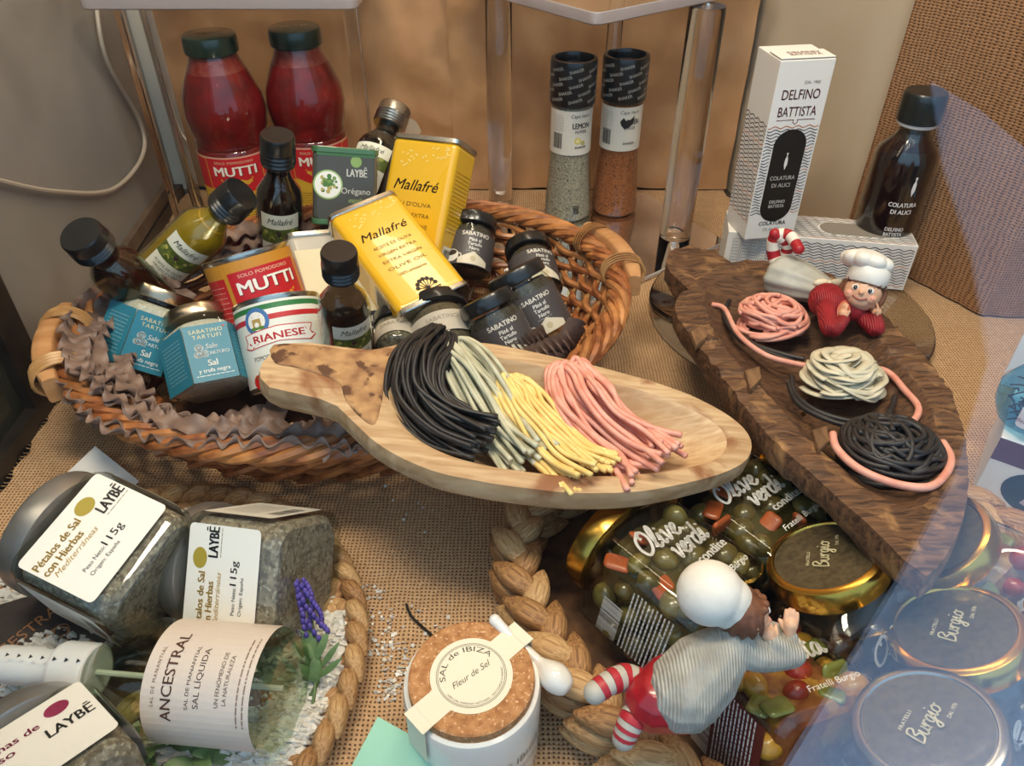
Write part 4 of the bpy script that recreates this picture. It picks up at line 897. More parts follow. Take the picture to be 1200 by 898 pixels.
for i in range(70):
    a=rn.uniform(0,2*PI); q=V(rn.uniform(-1.7,1.7),rn.uniform(-1.7,1.7),rn.uniform(.6,2.6)); d=V(rn.uniform(-1,1),rn.uniform(-1,1),rn.uniform(-1,1)).normalized()*.6; g.tube([q-d,q+V(.1,.1,.1),q+d],.06,4)
tag(g.build('saffron_threads',mat('saffron','#4a1024',rough=.7),t),kind='stuff')
p=Pr(cyl(3.12,0),.4); p.rect('#e6dcdc',0,2.4,2.4,1.9,0,r=.3); p.text('Safrà',0,2.6,.6,'#7a2a3a'); p.text('del Montsec',0,1.9,.5,'#7a2a3a'); p.build('label',t)
G().lathe([(1.25,5.6),(1.35,5.7),(1.35,6.9),(1.2,7)],24).build('stopper',mat('cork','#c49468','#8f6238',3,rough=.8),t)
g=G(); g.box((0,0,8),(9,.3,16),.05); o=g.build('white_board',M_white); o.matrix_world=cmM(stand(43.6,47.0,7.3,-35)); tag(o,'plain white display board standing behind the blue glass saffron jar','board')
# ================================================================ woven seagrass tray, lower left
def petal(L,w,h,seed,nu=9,nv=16):
    """one plump strip of a plait, length L along x"""
    rn=random.Random(seed); rs=[]
    for i in range(nu+1):
        u=i/nu; q=math.sin(PI*(.08+.84*u))**.6; x=-L/2+L*u; b=.25*math.sin(PI*u)*h
        q=math.sin(PI*(.03+.94*u))**.85; rs.append([(x,w/2*q*(1+.05*math.cos(5*2*PI*j/nv+seed))*math.cos(2*PI*j/nv),b+h/2*q*(1+.06*math.cos(5*2*PI*j/nv+seed))*math.copysign(abs(math.sin(2*PI*j/nv))**.8,math.sin(2*PI*j/nv))) for j in range(nv)])
    g=G(); g.rings(rs); return g
M_gr=[mat('seagrass_a','#c39a68','#8e6238',2.4,rough=.6,st=(.5,5,5),bump=.05,detail=8),mat('seagrass_b','#b58755','#744c2a',2.4,rough=.6,st=(.5,5,5),bump=.05,detail=8,c3='#6a4426',s3=.5,lo3=.6,hi3=.68),mat('seagrass_c','#cfa976','#a07648',2.4,rough=.6,st=(.5,5,5),bump=.05,detail=8)]
PM=[petal(1,1,1,k).mesh('woven_strip_%d'%k,M_gr[k],60) for k in range(3)]
def strip(name,par,c,ang,L,w,h,tilt=0,k=None,rn=random):
    M=Matrix.Translation(c)@Matrix.Rotation(ang,4,'Z')@Matrix.Rotation(tilt,4,'Y')@Matrix.Diagonal((L,w,h,1))
    o=bpy.data.objects.new(name,PM[k if k is not None else rn.randrange(3)]); COL.objects.link(o); o.parent=par; o.matrix_local=cmM(M); return o
TC0=V(-24.6,27.6,0); TR=14.6
tt=thing('seagrass_tray','round woven seagrass tray with salt flakes holding the herb salt jars','tray',Matrix.Translation((TC0.x,TC0.y,.25)))
g=G(); g.lathe([(13.6,0),(14.2,.2),(14.2,.5),(.1,.5)],48); g.build('tray_base',mat('tray_under','#6e4b2c','#4e331e',1,rough=.8),tt)
rn=random.Random(9); cnt=0
for ring in range(6):
    r=3.2+ring*2.05; n=int(2*PI*r/1.75)
    for i in range(n):
        th=2*PI*i/n+ring*.3; sg=1 if i%2 else -1
        strip('woven_strip',tt,V(r*math.cos(th),r*math.sin(th),.85+.15*(i%2)),th+PI/2+sg*.72,3.5,1.75,.85,0,None,rn); cnt+=1
n=52
for i in range(n):
    th=2*PI*i/n; strip('rim_strip',tt,V(TR*math.cos(th),TR*math.sin(th),1.55),th+PI/2+.38,3.2,1.25,1.45,.12,1 if i%9==3 else (0 if i%2 else 2),rn)
for i in range(40):
    th=2*PI*i/40; strip('rim_strip',tt,V((TR-.9)*math.cos(th),(TR-.9)*math.sin(th),1.1),th+PI/2-.6,1.9,1.0,.9,0,None,rn)
# salt flakes
M_salt=mat('salt_flake','#e6e2da','#cfcac0',3,rough=.35,sub=.2)
def flakes(name,label,pts,par=None,sz=.16,seed=1):
    rn=random.Random(seed); g=G()
    for (x,y,z) in pts:
        s=sz*rn.uniform(.5,1.6); R_=Matrix.Rotation(rn.uniform(0,6),3,'X')@Matrix.Rotation(rn.uniform(0,6),3,'Z'); c=V(x,y,z)
        vs=[c+R_@V(a*s,b*s,d*s*.35) for a in (-1,1) for b in (-1,1) for d in (-1,1)]; g.add(vs,[(0,1,3,2),(4,6,7,5),(0,4,5,1),(2,3,7,6),(0,2,6,4),(1,5,7,3)])
    return tag(g.build(name,M_salt,par,1),label,'salt',kind='stuff')
P=[]
def blob(cx,cy,sx,sy,n,hh=.5,ang=0,z0=1.55):
    for i in range(n):
        a,b=rn.gauss(0,.5),rn.gauss(0,.5); x,y=rot2((a*sx,b*sy),ang); hgt=hh*math.exp(-(a*a+b*b)*1.5)
        P.append((cx+x,cy+y,z0+rn.uniform(0,1)*hgt))
for px,py,sx,sy,n,a in ((375,790,1.6,3.6,1500,-.4),(350,860,3.4,2.0,1300,.2),(400,745,1.2,2.6,800,-.3),(330,770,2,3,700,0),(60,690,3.5,2.2,900,0),(210,618,3.4,1.3,700,0),(150,600,2.5,1.2,400,0),(40,780,3,3,900,0),(280,885,4,1.6,800,0),(110,640,2,2,300,0),(230,870,3,2,500,0)):
    q=at(px,py,1.2); blob(q.x,q.y,sx,sy,n,.8,a)
P=[p for p in P if math.hypot(p[0]-TC0.x,p[1]-TC0.y)<13.6]
flakes('salt_flakes','white salt flakes scattered over the seagrass tray',P,None,.19)
P2_=[]
for px,py,n,s in ((445,735,40,1.6),(470,790,60,1.2),(455,810,40,.7),(440,700,22,1.4),(500,740,24,2.2),(480,590,10,3),(455,760,40,1.3)):
    q=at(px,py,.2)
    for i in range(n): P2_.append((q.x+rn.gauss(0,s*.5),q.y+rn.gauss(0,s*.6),.26))
flakes('salt_flakes','fine salt crumbs spilled on the burlap between tray and cork-lidded jar',P2_,None,.08)
# ---- herb salt jars
def herb(label,M,third=False):
    a,h=3.65,8.2; t=thing('herb_salt_jar',label,'jar',M)
    G().lathe([(a*.9,0,1),(a,.4,1),(a*1.02,1,1),(a*1.02,6.1,1),(a*.96,6.7,1),(a*.86,7.2,.3),(a*.82,7.5,0)],88,4,1.27,cap=(True,False),rot=PI/4).build('glass_body',GL,t,30)
    G().lathe([(a*.84,.3,1),(a*.94,.7,1),(a*.95,6.0,1),(a*.88,6.4,1),(a*.7,6.7,.5)],88,4,1.22,rot=PI/4).build('herb_salt',mat('herb_salt','#9c8f7e','#62564a',2.2,rough=.8,bump=.06,detail=9,c3='#a89e8c',s3=4,lo3=.55,hi3=.62),t,30)
    lid(t,3.85,6.9,1.6,M_silver2,topm=M_silver2)
    fb=face(a*1.02,0); p=Pr(lambda u,v,h:fb(u,v*.80+.5,h)); p.rect('#e7e3d8',0,3.9,6.3,6.2,0,r=.35)
    D='#8a2348' if third else '#a38f30'
    C='#8a2348' if third else '#a8893a'
    p.disc(D,*((1.55,5.7) if third else (1.15,5.9)),.62,1.2);
    if third:
        p.text('Láminas de',-1.2,4.9,.85,C,bold=.02,w=3.4); p.text('Queso',-.9,4.0,.85,C,bold=.02,al='R')
        p.text('LAYBĒ',1.7,3.5,1.25,'#2c2b28',w=2.3,bold=.02)
    else:
        p.text('LAYBĒ',2.15,4.35,1.2,'#2c2b28',w=1.75,bold=.025); p.small('#8a867a',2.15,4.1,1.7,.16,1,.06)
        p.text('Pétalos de Sal',-1.3,5.35,.82,C,w=3.3,bold=.025); p.text('con Hierbas',-1.55,4.55,.82,C,w=2.8,bold=.025); p.text('Mediterráneas',-1.15,3.95,.62,C,w=3.2,shear=.35)
        p.text('115g',.5,2.6,.8,'#333333',w=1.4,bold=.01); p.text('Peso Neto:',-1.1,2.6,.45,'#333333',w=1.6); p.text('Origen: España',-.8,2.0,.42,'#333333',w=2.2)
    p.build('label',t)
    for s in (-1,1):
        fs_=face(a*1.02,0,s*PI/2); p=Pr(lambda u,v,h,fs_=fs_:fs_(u,v*.80+.5,h)); p.rect('#dedacd',0,3.9,5.6,6.1,0,r=.3)
        p.small('#6a6660',0,4.6,3.6,3,8,.06,seed=8); p.bars(0,1.9,3,1.1); p.build('side_label',t)
    return t
herb('herb salt jar lying with a wide silver lid at the upper left of the tray',pose((196,686,5.6),(66,622),8.6,far=True,roll=10)@Matrix.Scale(1.08,4))
herb('herb salt jar lying beside the lavender, right one on the tray',pose((364,676,5.2),(236,658),8.6,far=True,roll=-14)@Matrix.Scale(1.06,4))
herb('herb jar with a magenta dot on its label at the bottom left corner',pose((106,976,5.0),(30,874),8.4,far=True,roll=6),True)
# ---- spray bottle
t=thing('spray_bottle','clear liquid salt spray bottle with beige label lying across the tray','bottle',pose((340,808,5.0),(92,786),13.2,far=True,roll=3))
pf=[(2.9,0),(3.35,.3),(3.4,1),(3.4,8.2),(3.15,9.6),(2.5,10.8),(1.7,11.6),(1.3,12.1),(1.25,12.9)]
G().lathe(pf,56,cap=(True,False)).build('glass_body',GLg,t,30)
g=G(); g.lathe([(1.5,12.0)]+[(1.62+.04*(k%2),12.1+.17*k) for k in range(13)]+[(1.55,14.3),(1.1,14.5),(1.05,15.4),(1.15,15.6),(1.1,18.2),(.9,18.4)],44); g.build('spray_head',M_plast,t,30)
g=G(); g.tube([(0,0,.4),(0,0,12.4)],.18,8); g.build('dip_tube',M_plast,t)
pt=Pr(cyl(1.68,0),.4)
for k in range(8): pt.poly('#222222',[(.3,12.4+.75*k),(.55,12.4+.75*k),(.42,12.15+.75*k)],1)
pt.build('arrow_marks',t)
fc=cyl(3.4,0); p=Pr(lambda u,v,h:fc(u,v*.86+.1,h),.45); p.rect('#d3c4b6',0,4.5,12.5,7.2,0)
p.text('SAL DE MANANTIAL',-.1,7.2,.34,'#7a5a48',w=3.2,space=1.3); p.text('ANCESTRAL',0,6.05,1.0,'#4e2e22',w=4.9,bold=.012); p.text('SAL DE MANANTIAL',0,4.9,.34,'#5c4a40',w=3.4); p.text('SAL LÍQUIDA',0,4.2,.55,'#4e3a30',w=3.2)
p.text('UN FENÓMENO DE',0,2.9,.38,'#6a5648',w=2.9); p.text('LA NATURALEZA',0,2.4,.38,'#6a5648',w=2.6); p.small('#8a7464',0,1.5,5,.8,2,.1); p.build('label',t)
# ---- cards
t=thing('card','black card with copper lettering lying under the spray bottle neck','card',frame(at(48,752,2.0),V(.12,-.1,1),V(.5,-1,0))); g=G(); g.box((0,0,0),(11,7.5,.12),.03); g.build('card_body',mat('black_card','#1c1412','#2c201c',2,rough=.5),t)
p=Pr(top(.06,.55)); p.text('ANCESTRAL',-.6,.9,1.1,'#c08a60',w=6.4); p.ring('#c08a60',.8,-.6,.75,.15); p.ring('#c08a60',1.2,-.4,.5,.1); p.build('lettering',t,('#c08a60',))
g=G(); g.box((0,0,0),(5,3.4,.06),.02); o=g.build('card',M_white); o.matrix_world=cmM(frame(at(118,562,1.6),V(.1,-.5,1),V(-.6,-1,0))); tag(o,'small white card standing behind the upper left herb salt jar','card')
# ---- lavender and sprigs
M_leaf=mat('herb_leaf','#5f7a45','#4a6436',1,rough=.5,sub=.1); M_lav=mat('lavender','#6a58a8','#4b3f8c',2,rough=.6)
def leaf(A,d,n,L,w,curl=.3):
    d=d.normalized(); s=d.cross(n).normalized(); n=s.cross(d); rs=[]
    for i in range(8):
        u=i/7; q=w*math.sin(PI*min(.04+u*.94,1))**.8; c=A+d*(L*u)+n*(curl*L*math.sin(PI*u*.8)); rs.append([c-s*q,c-n*.05*q-n*.02,c+s*q,c+n*.03])
    g=G(); g.rings(rs); return g
def wz(px,py,z): return at(px,py,z)
t=thing('lavender_sprig','artificial lavender sprig with purple flower standing right of the herb salt jar','flower',Matrix.Translation(wz(352,835,1.5))); O0=wz(352,835,1.5)
st=crom([wz(350,838,1.5),wz(372,800,2.4),wz(374,770,3.4),wz(365,730,4.4),wz(356,688,5.4)],8); g=G(); g.tube([p-O0 for p in st],.12,6); g.build('stem',M_leaf,t)
st2=crom([wz(352,836,1.4),wz(366,825,2.0),wz(370,795,2.6)],6); g=G(); g.tube([p-O0 for p in st2],.1,6); g.build('stem',M_leaf,t)
for px,py,z,qx,qy,w in ((372,800,2.5,350,778,.28),(372,800,2.5,368,770,.42),(374,790,2.7,345,752,.26),(374,785,3,398,752,.2),(373,795,3,402,770,.2),(372,770,3.4,362,735,.3),(370,775,3.4,385,738,.25),(371,780,3.2,352,742,.22),(372,760,3.6,350,738,.2)):
    A=wz(px,py,z); B=wz(qx,qy,z+1); g=leaf(A-O0,B-A,CAM-A,(B-A).length,w,.1); g.build('leaf',M_leaf,t)
rn2=random.Random(6)
for k in range(11):
    u=k/10; c=wz(372-18*u,745-58*u,4.0+2.2*u)-O0
    for j in range(5):
        a=2*PI*j/5+k; q=V(math.cos(a),math.sin(a)*.6,.4+.4*rn2.random())*.62*(1.15-.6*u); g=G(); g.ell(tuple(c+q),(.17,.17,.34),u=8,v=5); g.build('floret',M_lav,t)
def sprig(label,px,py,z,qx,qy,n,seed,L=2.4,w=.45):
    rn=random.Random(seed); A=at(px,py,z); B=at(qx,qy,z+.3); t=thing('herb_sprig',label,'sprig',Matrix.Translation(A)); g=G(); P=crom([V(0,0,0),(B-A)*.5+V(0,.5,.3),B-A],8); g.tube(P,.1,6); g.build('stem',M_leaf,t)
    for i in range(n):
        c=P[int((i+.5)/n*(len(P)-1))]; d=(B-A).normalized()*.6+V(rn.uniform(-1,1),rn.uniform(-1,1),rn.uniform(0,.3)); leaf(c,d,V(0,-.2,1),L*rn.uniform(.7,1.1),w,.15).build('leaf',M_leaf,t)
sprig('green leafy sprig lying on salt at the bottom edge under the spray bottle',150,885,1.8,250,888,7,3)
sprig('small green sprig poking out between tray rim and spray bottle base',288,892,1.8,225,896,5,8,1.8)
# ================================================================ cork-lidded salt jar with spoon
JP=at(556,880,0.25); t=thing('salt_jar','white ceramic salt jar with a cork lid and round cream seal','jar',stand(JP.x+.05,JP.y+.35,.25))
G().lathe([(3.3,0),(3.7,.3),(3.8,1),(3.8,6.6),(3.7,6.95),(3.5,7.05),(3.3,6.9)],64).build('ceramic_body',mat('white_ceramic','#e9e4da',rough=.15,coat=.6,spec=.6),t)
G().lathe([(3.2,6.6),(3.42,6.75),(3.46,7.0),(3.42,7.55),(3.3,7.62)],64).build('cork_lid',mat('cork_fine','#c08a58','#9c6638',2.2,rough=.8,bump=.03,detail=9,c3='#dcb288',s3=5,lo3=.58,hi3=.66),t,30)
p=Pr(top(7.64)); W='#e6dec6'; a0=rad(44)
p.rect(W,0,0,8.0,1.55,0,rot=44); p.disc(W,0,0,2.25,.5,56); p.ring('#4a463e',0,0,1.92,.03,1); p.ring('#4a463e',0,0,1.84,.03,1)
def arct(s,phi,Rr,size,inv=False,w=None,col='#3a362e'):
    f=rad(phi); p.text(s,Rr*math.cos(f),Rr*math.sin(f),size,col,rot=phi-90 if not inv else phi+90,arc=Rr if not inv else -Rr,w=w,layer=1.5)
arct('SAL de IBIZA',122,1.42,.44,w=3.7); arct('100% SAL MARINA NATURAL · RECOGIDA A MANO',300,1.74,.17,True,w=4.6)
p.text('Fleur de Sel',.1,-.12,.52,'#4a463e',w=2.5,shear=.4,rot=38,layer=1.5); p.build('paper_seal',t)
for s in (-1,1):
    d=V(math.cos(a0),math.sin(a0),0)*s; g=G(); q=V(-d.y,d.x,0)*.77; A=[d*3.3+V(0,0,7.66),d*3.86+V(0,0,7.5),d*3.92+V(0,0,4.6)]
    g.rings([[a-q,a+q,a+q+d*.03+V(0,0,.02),a-q+d*.03+V(0,0,.02)] for a in A]); g.build('paper_band',flat(W),t,30)
p=Pr(cyl(3.8,0),.4); p.text('SAL DE IBIZA',2.2,3.6,.9,'#8a8070',w=5); p.small('#8a8070',2.2,2.8,4,.6,2,.07); p.build('body_lettering',t)
A=at(578,724,7.2); B=at(655,800,6.9); g=G(); ax=crom([at(580,727,8.0),at(600,748,7.6),at(628,772,7.2),at(648,792,7.0),at(668,808,6.8)],8); n_=len(ax)
def spr(u): return .34-.05*math.sin(PI*u) if u<.55 else .33+.52*math.sin(PI*min(1,(u-.55)/.47))**1.1 if u<.97 else .2
g.tube(ax,spr,14,flat_=1); g.ell(tuple(ax[0]),(.36,.36,.36)); g.ell(tuple(ax[1]+V(.1,-.3,-.35)),(.17,.17,.3)); o=g.build('ceramic_spoon',MATS['white_ceramic'],None,60); tag(o,'small white ceramic spoon tucked under the paper band of the cork-lidded jar','spoon')
t=thing('paper_tag','mint green paper tag leaning in front of the cork-lidded jar','tag',frame(at(470,905,4.2),V(.1,-.55,1),V(0,-1,0),rad(-24))); g=G(); g.box((0,0,0),(5.0,3.6,.05),.02); g.build('tag_body',flat('#9fcfb0'),t); p=Pr(top(.03)); p.text('Sal',1.0,-.6,1.1,'#dcefe2',shear=.3); p.build('lettering',t)
g=G(); g.tube(crom([at(476,708,.5),at(482,722,.35),at(494,734,.35),at(510,748,.45)],6),.1,6); tag(g.build('vanilla_twig',mat('black_twig','#1c1814',rough=.7),None),'thin black twig lying on the burlap above the cork-lidded jar','twig')
# ================================================================ braided basket with olive jars
path=crom([V(6.0,42.5,0),V(1.2,37.6,0),V(.6,33,0),V(2.4,27.5,0),V(5.8,22.4,0),V(10,18.6,0),V(16,15.8,0),V(25,14.6,0),V(33,16.5,0),V(37.2,23,0),V(37,31,0),V(33,38.5,0),V(25,43,0),V(14,44.6,0)],16,True)
ctr=sum(path,V(0,0,0))/len(path); bt2=thing('braided_basket','chunky braided seagrass basket filled with olive and vegetable jars','basket',Matrix.Translation((ctr.x,ctr.y,.2)))
g=G(); n=len(path); g.rings([[ (p-ctr)*s+V(0,0,z) for p in path] for s,z in ((.02,.1),(.97,.1),(.97,.5),(.02,.5))]); g.build('basket_base',MATS['tray_under'],bt2)
S=[0]
for i in range(n): S.append(S[-1]+(path[(i+1)%n]-path[i]).length)
def onpath(s):
    s=s%S[-1]
    for i in range(n):
        if S[i+1]>=s: a=path[i]; b=path[(i+1)%n]; u=(s-S[i])/(S[i+1]-S[i]); T=(b-a).normalized(); return a.lerp(b,u)-ctr,T
rn=random.Random(12); stp=1.35; K=int(S[-1]/stp)
for row,(off,z,w,h) in enumerate(((.2,1.5,1.5,1.3),(.45,3.1,1.5,1.3),(0,4.5,1.35,1.2))):
    for i in range(K):
        c,T=onpath((i+.33*row)*stp); N=V(T.y,-T.x,0); ang=math.atan2(T.y,T.x)
        out=N if N.dot(c)>0 else -N
        strip('plait_strip',bt2,c+out*(off*.6+(.55 if i%2 else -.35))+V(0,0,z+(.25 if i%2 else 0)),ang+(.55 if i%2 else -.55),4.4,w*1.3,h*1.05,0,None,rn)
# jar builder
M_brine={'olive':mat('olive_brine','#4a4420','#332c14',.4,rough=.25,coat=.7),'capo':mat('vegetable_relish','#8a4a22','#5e2412',.6,rough=.3,coat=.7,c3='#a8762c',s3=.5,lo3=.5,hi3=.6),'dark':mat('dark_brine','#241812','#3a2418',.4,rough=.25,coat=.7)}
M_ol={'olive':[mat('green_olive','#6a5c2e','#544620',.6,rough=.3,coat=.5),mat('pale_olive','#7f7038','#65562a',.6,rough=.3,coat=.5),mat('carrot','#c05a28','#9c451c',.6,rough=.4,coat=.4)],
 'capo':[mat('red_pepper','#a82a1c','#8a1c14',.6,rough=.3,coat=.5),mat('yellow_pepper','#c8922e','#a8701e',.6,rough=.3,coat=.5),mat('courgette','#8a8a40','#6a6e30',.6,rough=.3,coat=.5)],
 'dark':[mat('black_olive','#2c1c1c','#1e1414',.6,rough=.25,coat=.6),mat('brown_olive','#4a2e22','#36221a',.6,rough=.25,coat=.6),mat('brown_olive2','#5c3c28','#40281c',.6,rough=.3,coat=.5)]}
OM={}
for kk,v in M_ol.items():
    for i,m in enumerate(v):
        g=G()
        if i==2 and kk!='dark': g.box((0,0,0),(1.7,.7,1.2),.34,seg=3)
        else: g.ell((0,0,0),(.92,.8,.8),u=14,v=9)
        OM[kk,i]=g.mesh('chunk',m,60)
def burgio(label,M,kind='olive',title=0,lidm=None,faces=(0,),bar=-1,seed=1,h=9.4,a=3.85,lidpr='gold'):
    t=thing('vegetable_jar' if kind=='capo' else 'olive_jar',label,'jar',M)
    G().lathe([(a*.88,0,1),(a*.99,.35,1),(a,.9,1),(a,7.0,1),(a*.97,7.5,1),(a*.88,8.1,.5),(a*.84,8.4,0),(a*.84,8.9,0)],88,4,1.27,cap=(True,False),rot=PI/4).build('glass_body',GL,t,30)
    G().lathe([(a*.6,.5,1),(a*.76,.9,1),(a*.76,6.8,1),(a*.6,7.6,.5)],56,4,1.25,rot=PI/4).build('brine',M_brine[kind],t,30)
    rn=random.Random(seed)
    for k,f in enumerate(('f','l','r','t')):
        c_,s_=[(1,0),(0,-1),(0,1)][k] if k<3 else (1,0)
        if k<3:
            for i in range(4):
                for j in range(3):
                    u=-2.5+1.7*i+rn.uniform(-.25,.25); z=1.5+2.0*j+(.9 if i%2 else 0)+rn.uniform(-.25,.25); y=-(a*.76+.02+rn.uniform(-.15,.12)); x_,y_=u*c_-y*s_,u*s_+y*c_
                    q=rn.random(); kx=(0 if q<.5 else (1 if q<.84 else 2)) if kind!='capo' else rn.randrange(3)
                    o=bpy.data.objects.new('carrot_slice' if (kx==2 and kind=='olive') else ('vegetable_piece' if kind=='capo' else 'olive'),OM[kind,kx]); COL.objects.link(o); o.parent=t
                    s=rn.uniform(.85,1.08); o.matrix_local=cmM(Matrix.Translation((x_,y_,z))@Matrix.Rotation(rn.uniform(0,6),4,rn.choice('XYZ'))@Matrix.Diagonal((s,s*.85 if kx!=2 else .6,s,1)))
    lm=M_goldlid if lidpr!='silver' else mat('pale_blue_lid','#a8a49a',rough=.25,metal=1)
    L=lid(t,3.5,8.3,1.55,lm,topm=M_lidtop if lidpr!='plain' else lm)
    p=Pr(top(9.84 if lidpr!='plain' else 9.84,rad(40))); 
    p.script('Burgio',0,-.3,.45,'#d8cfa8',.09,layer=1,slant=.15); p.text('FRATELLI',-.3,.8,.28,'#d8cfa8',w=1.2,layer=1); p.text('DAL 1976',1.2,-.85,.28,'#d8cfa8',w=.9,layer=1); p.build('lid_lettering',t)
    p=Pr(face(a,0,0)); W='#dfdcd4'
    if title==0: p.script('Olive',-.6,5.0,.82,W,.2,layer=1); p.script('verdi',.75,3.7,.76,W,.2,layer=1); p.text('condite',1.3,2.6,.85,W,w=2.6,bold=.03)
    elif title==1: p.script('Capo',-.4,4.9,.9,W,.2,layer=1); p.script('-nata',.6,3.3,.85,W,.2,layer=1)
    elif title==2: p.script('Olive',-.3,4.7,.85,W,.2,layer=1); p.script('nere',.9,3.3,.85,W,.2,layer=1) if 0 else None
    elif title==3: p.text('LA',-1.2,6.0,.7,W,bold=.02); p.script('Capo',0,4.6,.9,W,.2,layer=1); p.script('-nata',.9,3.1,.85,W,.2,layer=1)
    p.text('Fratelli Burgio',.9,1.1,.62,W,w=3.6,shear=.3)
    p.build('lettering',t)
    p=Pr(face(a,0,bar*PI/2)); k=-.0
    if kind=='capo': p.rect('#5c2018',0,3.6,5.4,5.6,0)
    p.bars(-1.1,5.4,3.0,1.5,dark='#d6d2c8',seed=seed); p.rect('#8a4a2a' if kind=='olive' else '#8a3a2a',-2.3,3.9,1.0,.9,.5) if 0 else None
    p.small(W,0,2.9,5.2,3.1,11,.11,seed=seed); p.build('nutrition_print',t)
    return t
burgio('olive jar lying leftmost with its gold lid against the braided rim, carrot slices inside',pose((845,742,5.6),(702,626),9.9,far=True,roll=40),'olive',0,seed=1)
burgio('olive jar lying under the tip of the pale scoop, second from the left',pose((935,672,4.6),(806,572),9.9,far=True,roll=38),'olive',0,seed=2)
burgio('olive jar lying half under the dark scoop, gold lid edge showing',pose((1045,620,4.0),(908,522),9.9,far=True,roll=30),'dark',2,seed=3)
burgio('upright olive jar with a big speckled gold lid in the middle',pose((1012,790,1.0),(966,652),9.7,far=False,roll=38),'dark',2,seed=4)
burgio('vegetable relish jar with red barcode panel lying under the grey-sweater figurine',pose((968,892,5.2),(836,760),9.6,far=True,roll=42),'capo',1,seed=5)
burgio('vegetable relish jar standing behind the tip of the dark scoop, at the right',pose((1168,740,2.4),(1090,628),9.7,far=False,roll=22),'capo',3,seed=6)
burgio('jar with dark brown lid right of the gold-lidded one, in bluish reflection',pose((1156,880,1.0),(1118,736),9.7,far=False,roll=30),'dark',2,seed=7,lidpr='gold')
burgio('jar with pale lid nearest the lower right corner, in bluish reflection',pose((1116,985,1.0),(1086,850),9.7,far=False,roll=20),'dark',2,seed=8,lidpr='silver')
burgio('olive jar cut by the right edge of the picture',pose((1290,900,1.2),(1250,765),9.7,far=False,roll=-30),'dark',2,seed=9)
# ================================================================ figurines
M_skin=mat('figurine_skin','#e3b493','#d8a482',.6,rough=.45,sub=.15); M_hat=mat('hat_white','#ece7de','#ddd6ca',.5,rough=.45,sub=.1); M_hair=mat('brown_hair','#7a4c30','#5a3420',2,rough=.6,bump=.06,st=(1,1,.4))
def knit(name,a,b,k=26):
    m=mat(name,a,b,1,rough=.6)
    nt=m.node_tree; n=nt.nodes; w=n.new('ShaderNodeTexWave'); w.inputs['Scale'].default_value=k; w.inputs['Distortion'].default_value=1.2; tc=n.new('ShaderNodeTexCoord'); mp=n.new('ShaderNodeMapping'); mp.inputs['Scale'].default_value=(9,9,9); nt.links.new(tc.outputs['Object'],mp.inputs[0]); nt.links.new(mp.outputs[0],w.inputs['Vector'])
    bp=n.new('ShaderNodeBump'); bp.inputs['Distance'].default_value=.0004; nt.links.new(w.outputs[0],bp.inputs['Height']); nt.links.new(bp.outputs[0],n['Principled BSDF'].inputs['Normal']); return m
def limb(g,P,r,n=6,seg=12):
    P2=crom(P,n); m=len(P2); 
    def rr(u):
        x=u*(len(r)-1); i=min(int(x),len(r)-2); return r[i]+(r[i+1]-r[i])*(x-i)
    g.tube(P2,rr,seg); g.ell(tuple(P2[0]),(r[0],)*3,u=10,v=7); g.ell(tuple(P2[-1]),(r[-1],)*3,u=10,v=7)
def hand(g,W,d,n,s=1.,curl=.5,side=1):
    """palm with four fingers and a thumb; W wrist, d pointing direction, n back of the hand"""
    d=d.normalized(); n=(n-d*n.dot(d)).normalized(); sd=d.cross(n)
    limb(g,[W,W+d*.35*s],[.22*s,.3*s],2,10)
    for k in range(4):
        b=W+d*.5*s+sd*((k-1.5)*.15*s); L=(.42,.5,.47,.36)[k]*s
        limb(g,[W+d*.3*s+sd*((k-1.5)*.12*s),b,b+d*L*.55-n*curl*.1*s,b+d*L*.9-n*curl*.32*s],[.085*s,.085*s,.08*s,.065*s],3,8)
    b=W+d*.2*s+sd*side*.28*s; limb(g,[W+d*.08*s+sd*side*.12*s,b,b+d*.25*s+sd*side*.14*s-n*.1*s],[.1*s,.1*s,.075*s],3,8)
def headset(C,fwd,up,r,Mbody,g):
    f=fwd.normalized(); u=(up-f*up.dot(f)).normalized(); s=f.cross(u)  # s = figure's right side from viewer's left
    R3=Matrix((s,-f,u)).transposed().to_4x4(); R3.translation=C
    # skull in frame: x side, y back(-fwd), z up
    g.ell((0,0,0),(r*.95,r*.95,r),M=R3,u=22,v=16); g.ell((0,-r*.25,-r*.42),(r*.62,r*.62,r*.5),M=R3,u=16,v=10)
    for q in (-1,1): g.ell((q*r*.5,-r*.55,-r*.30),(r*.3,r*.28,r*.26),M=R3); g.ell((q*r*.97,.05*r,-.1*r),(r*.12,r*.2,r*.26),M=R3)
    g.ell((0,-r*.98,-r*.14),(r*.13,r*.16,r*.12),M=R3)
    return R3
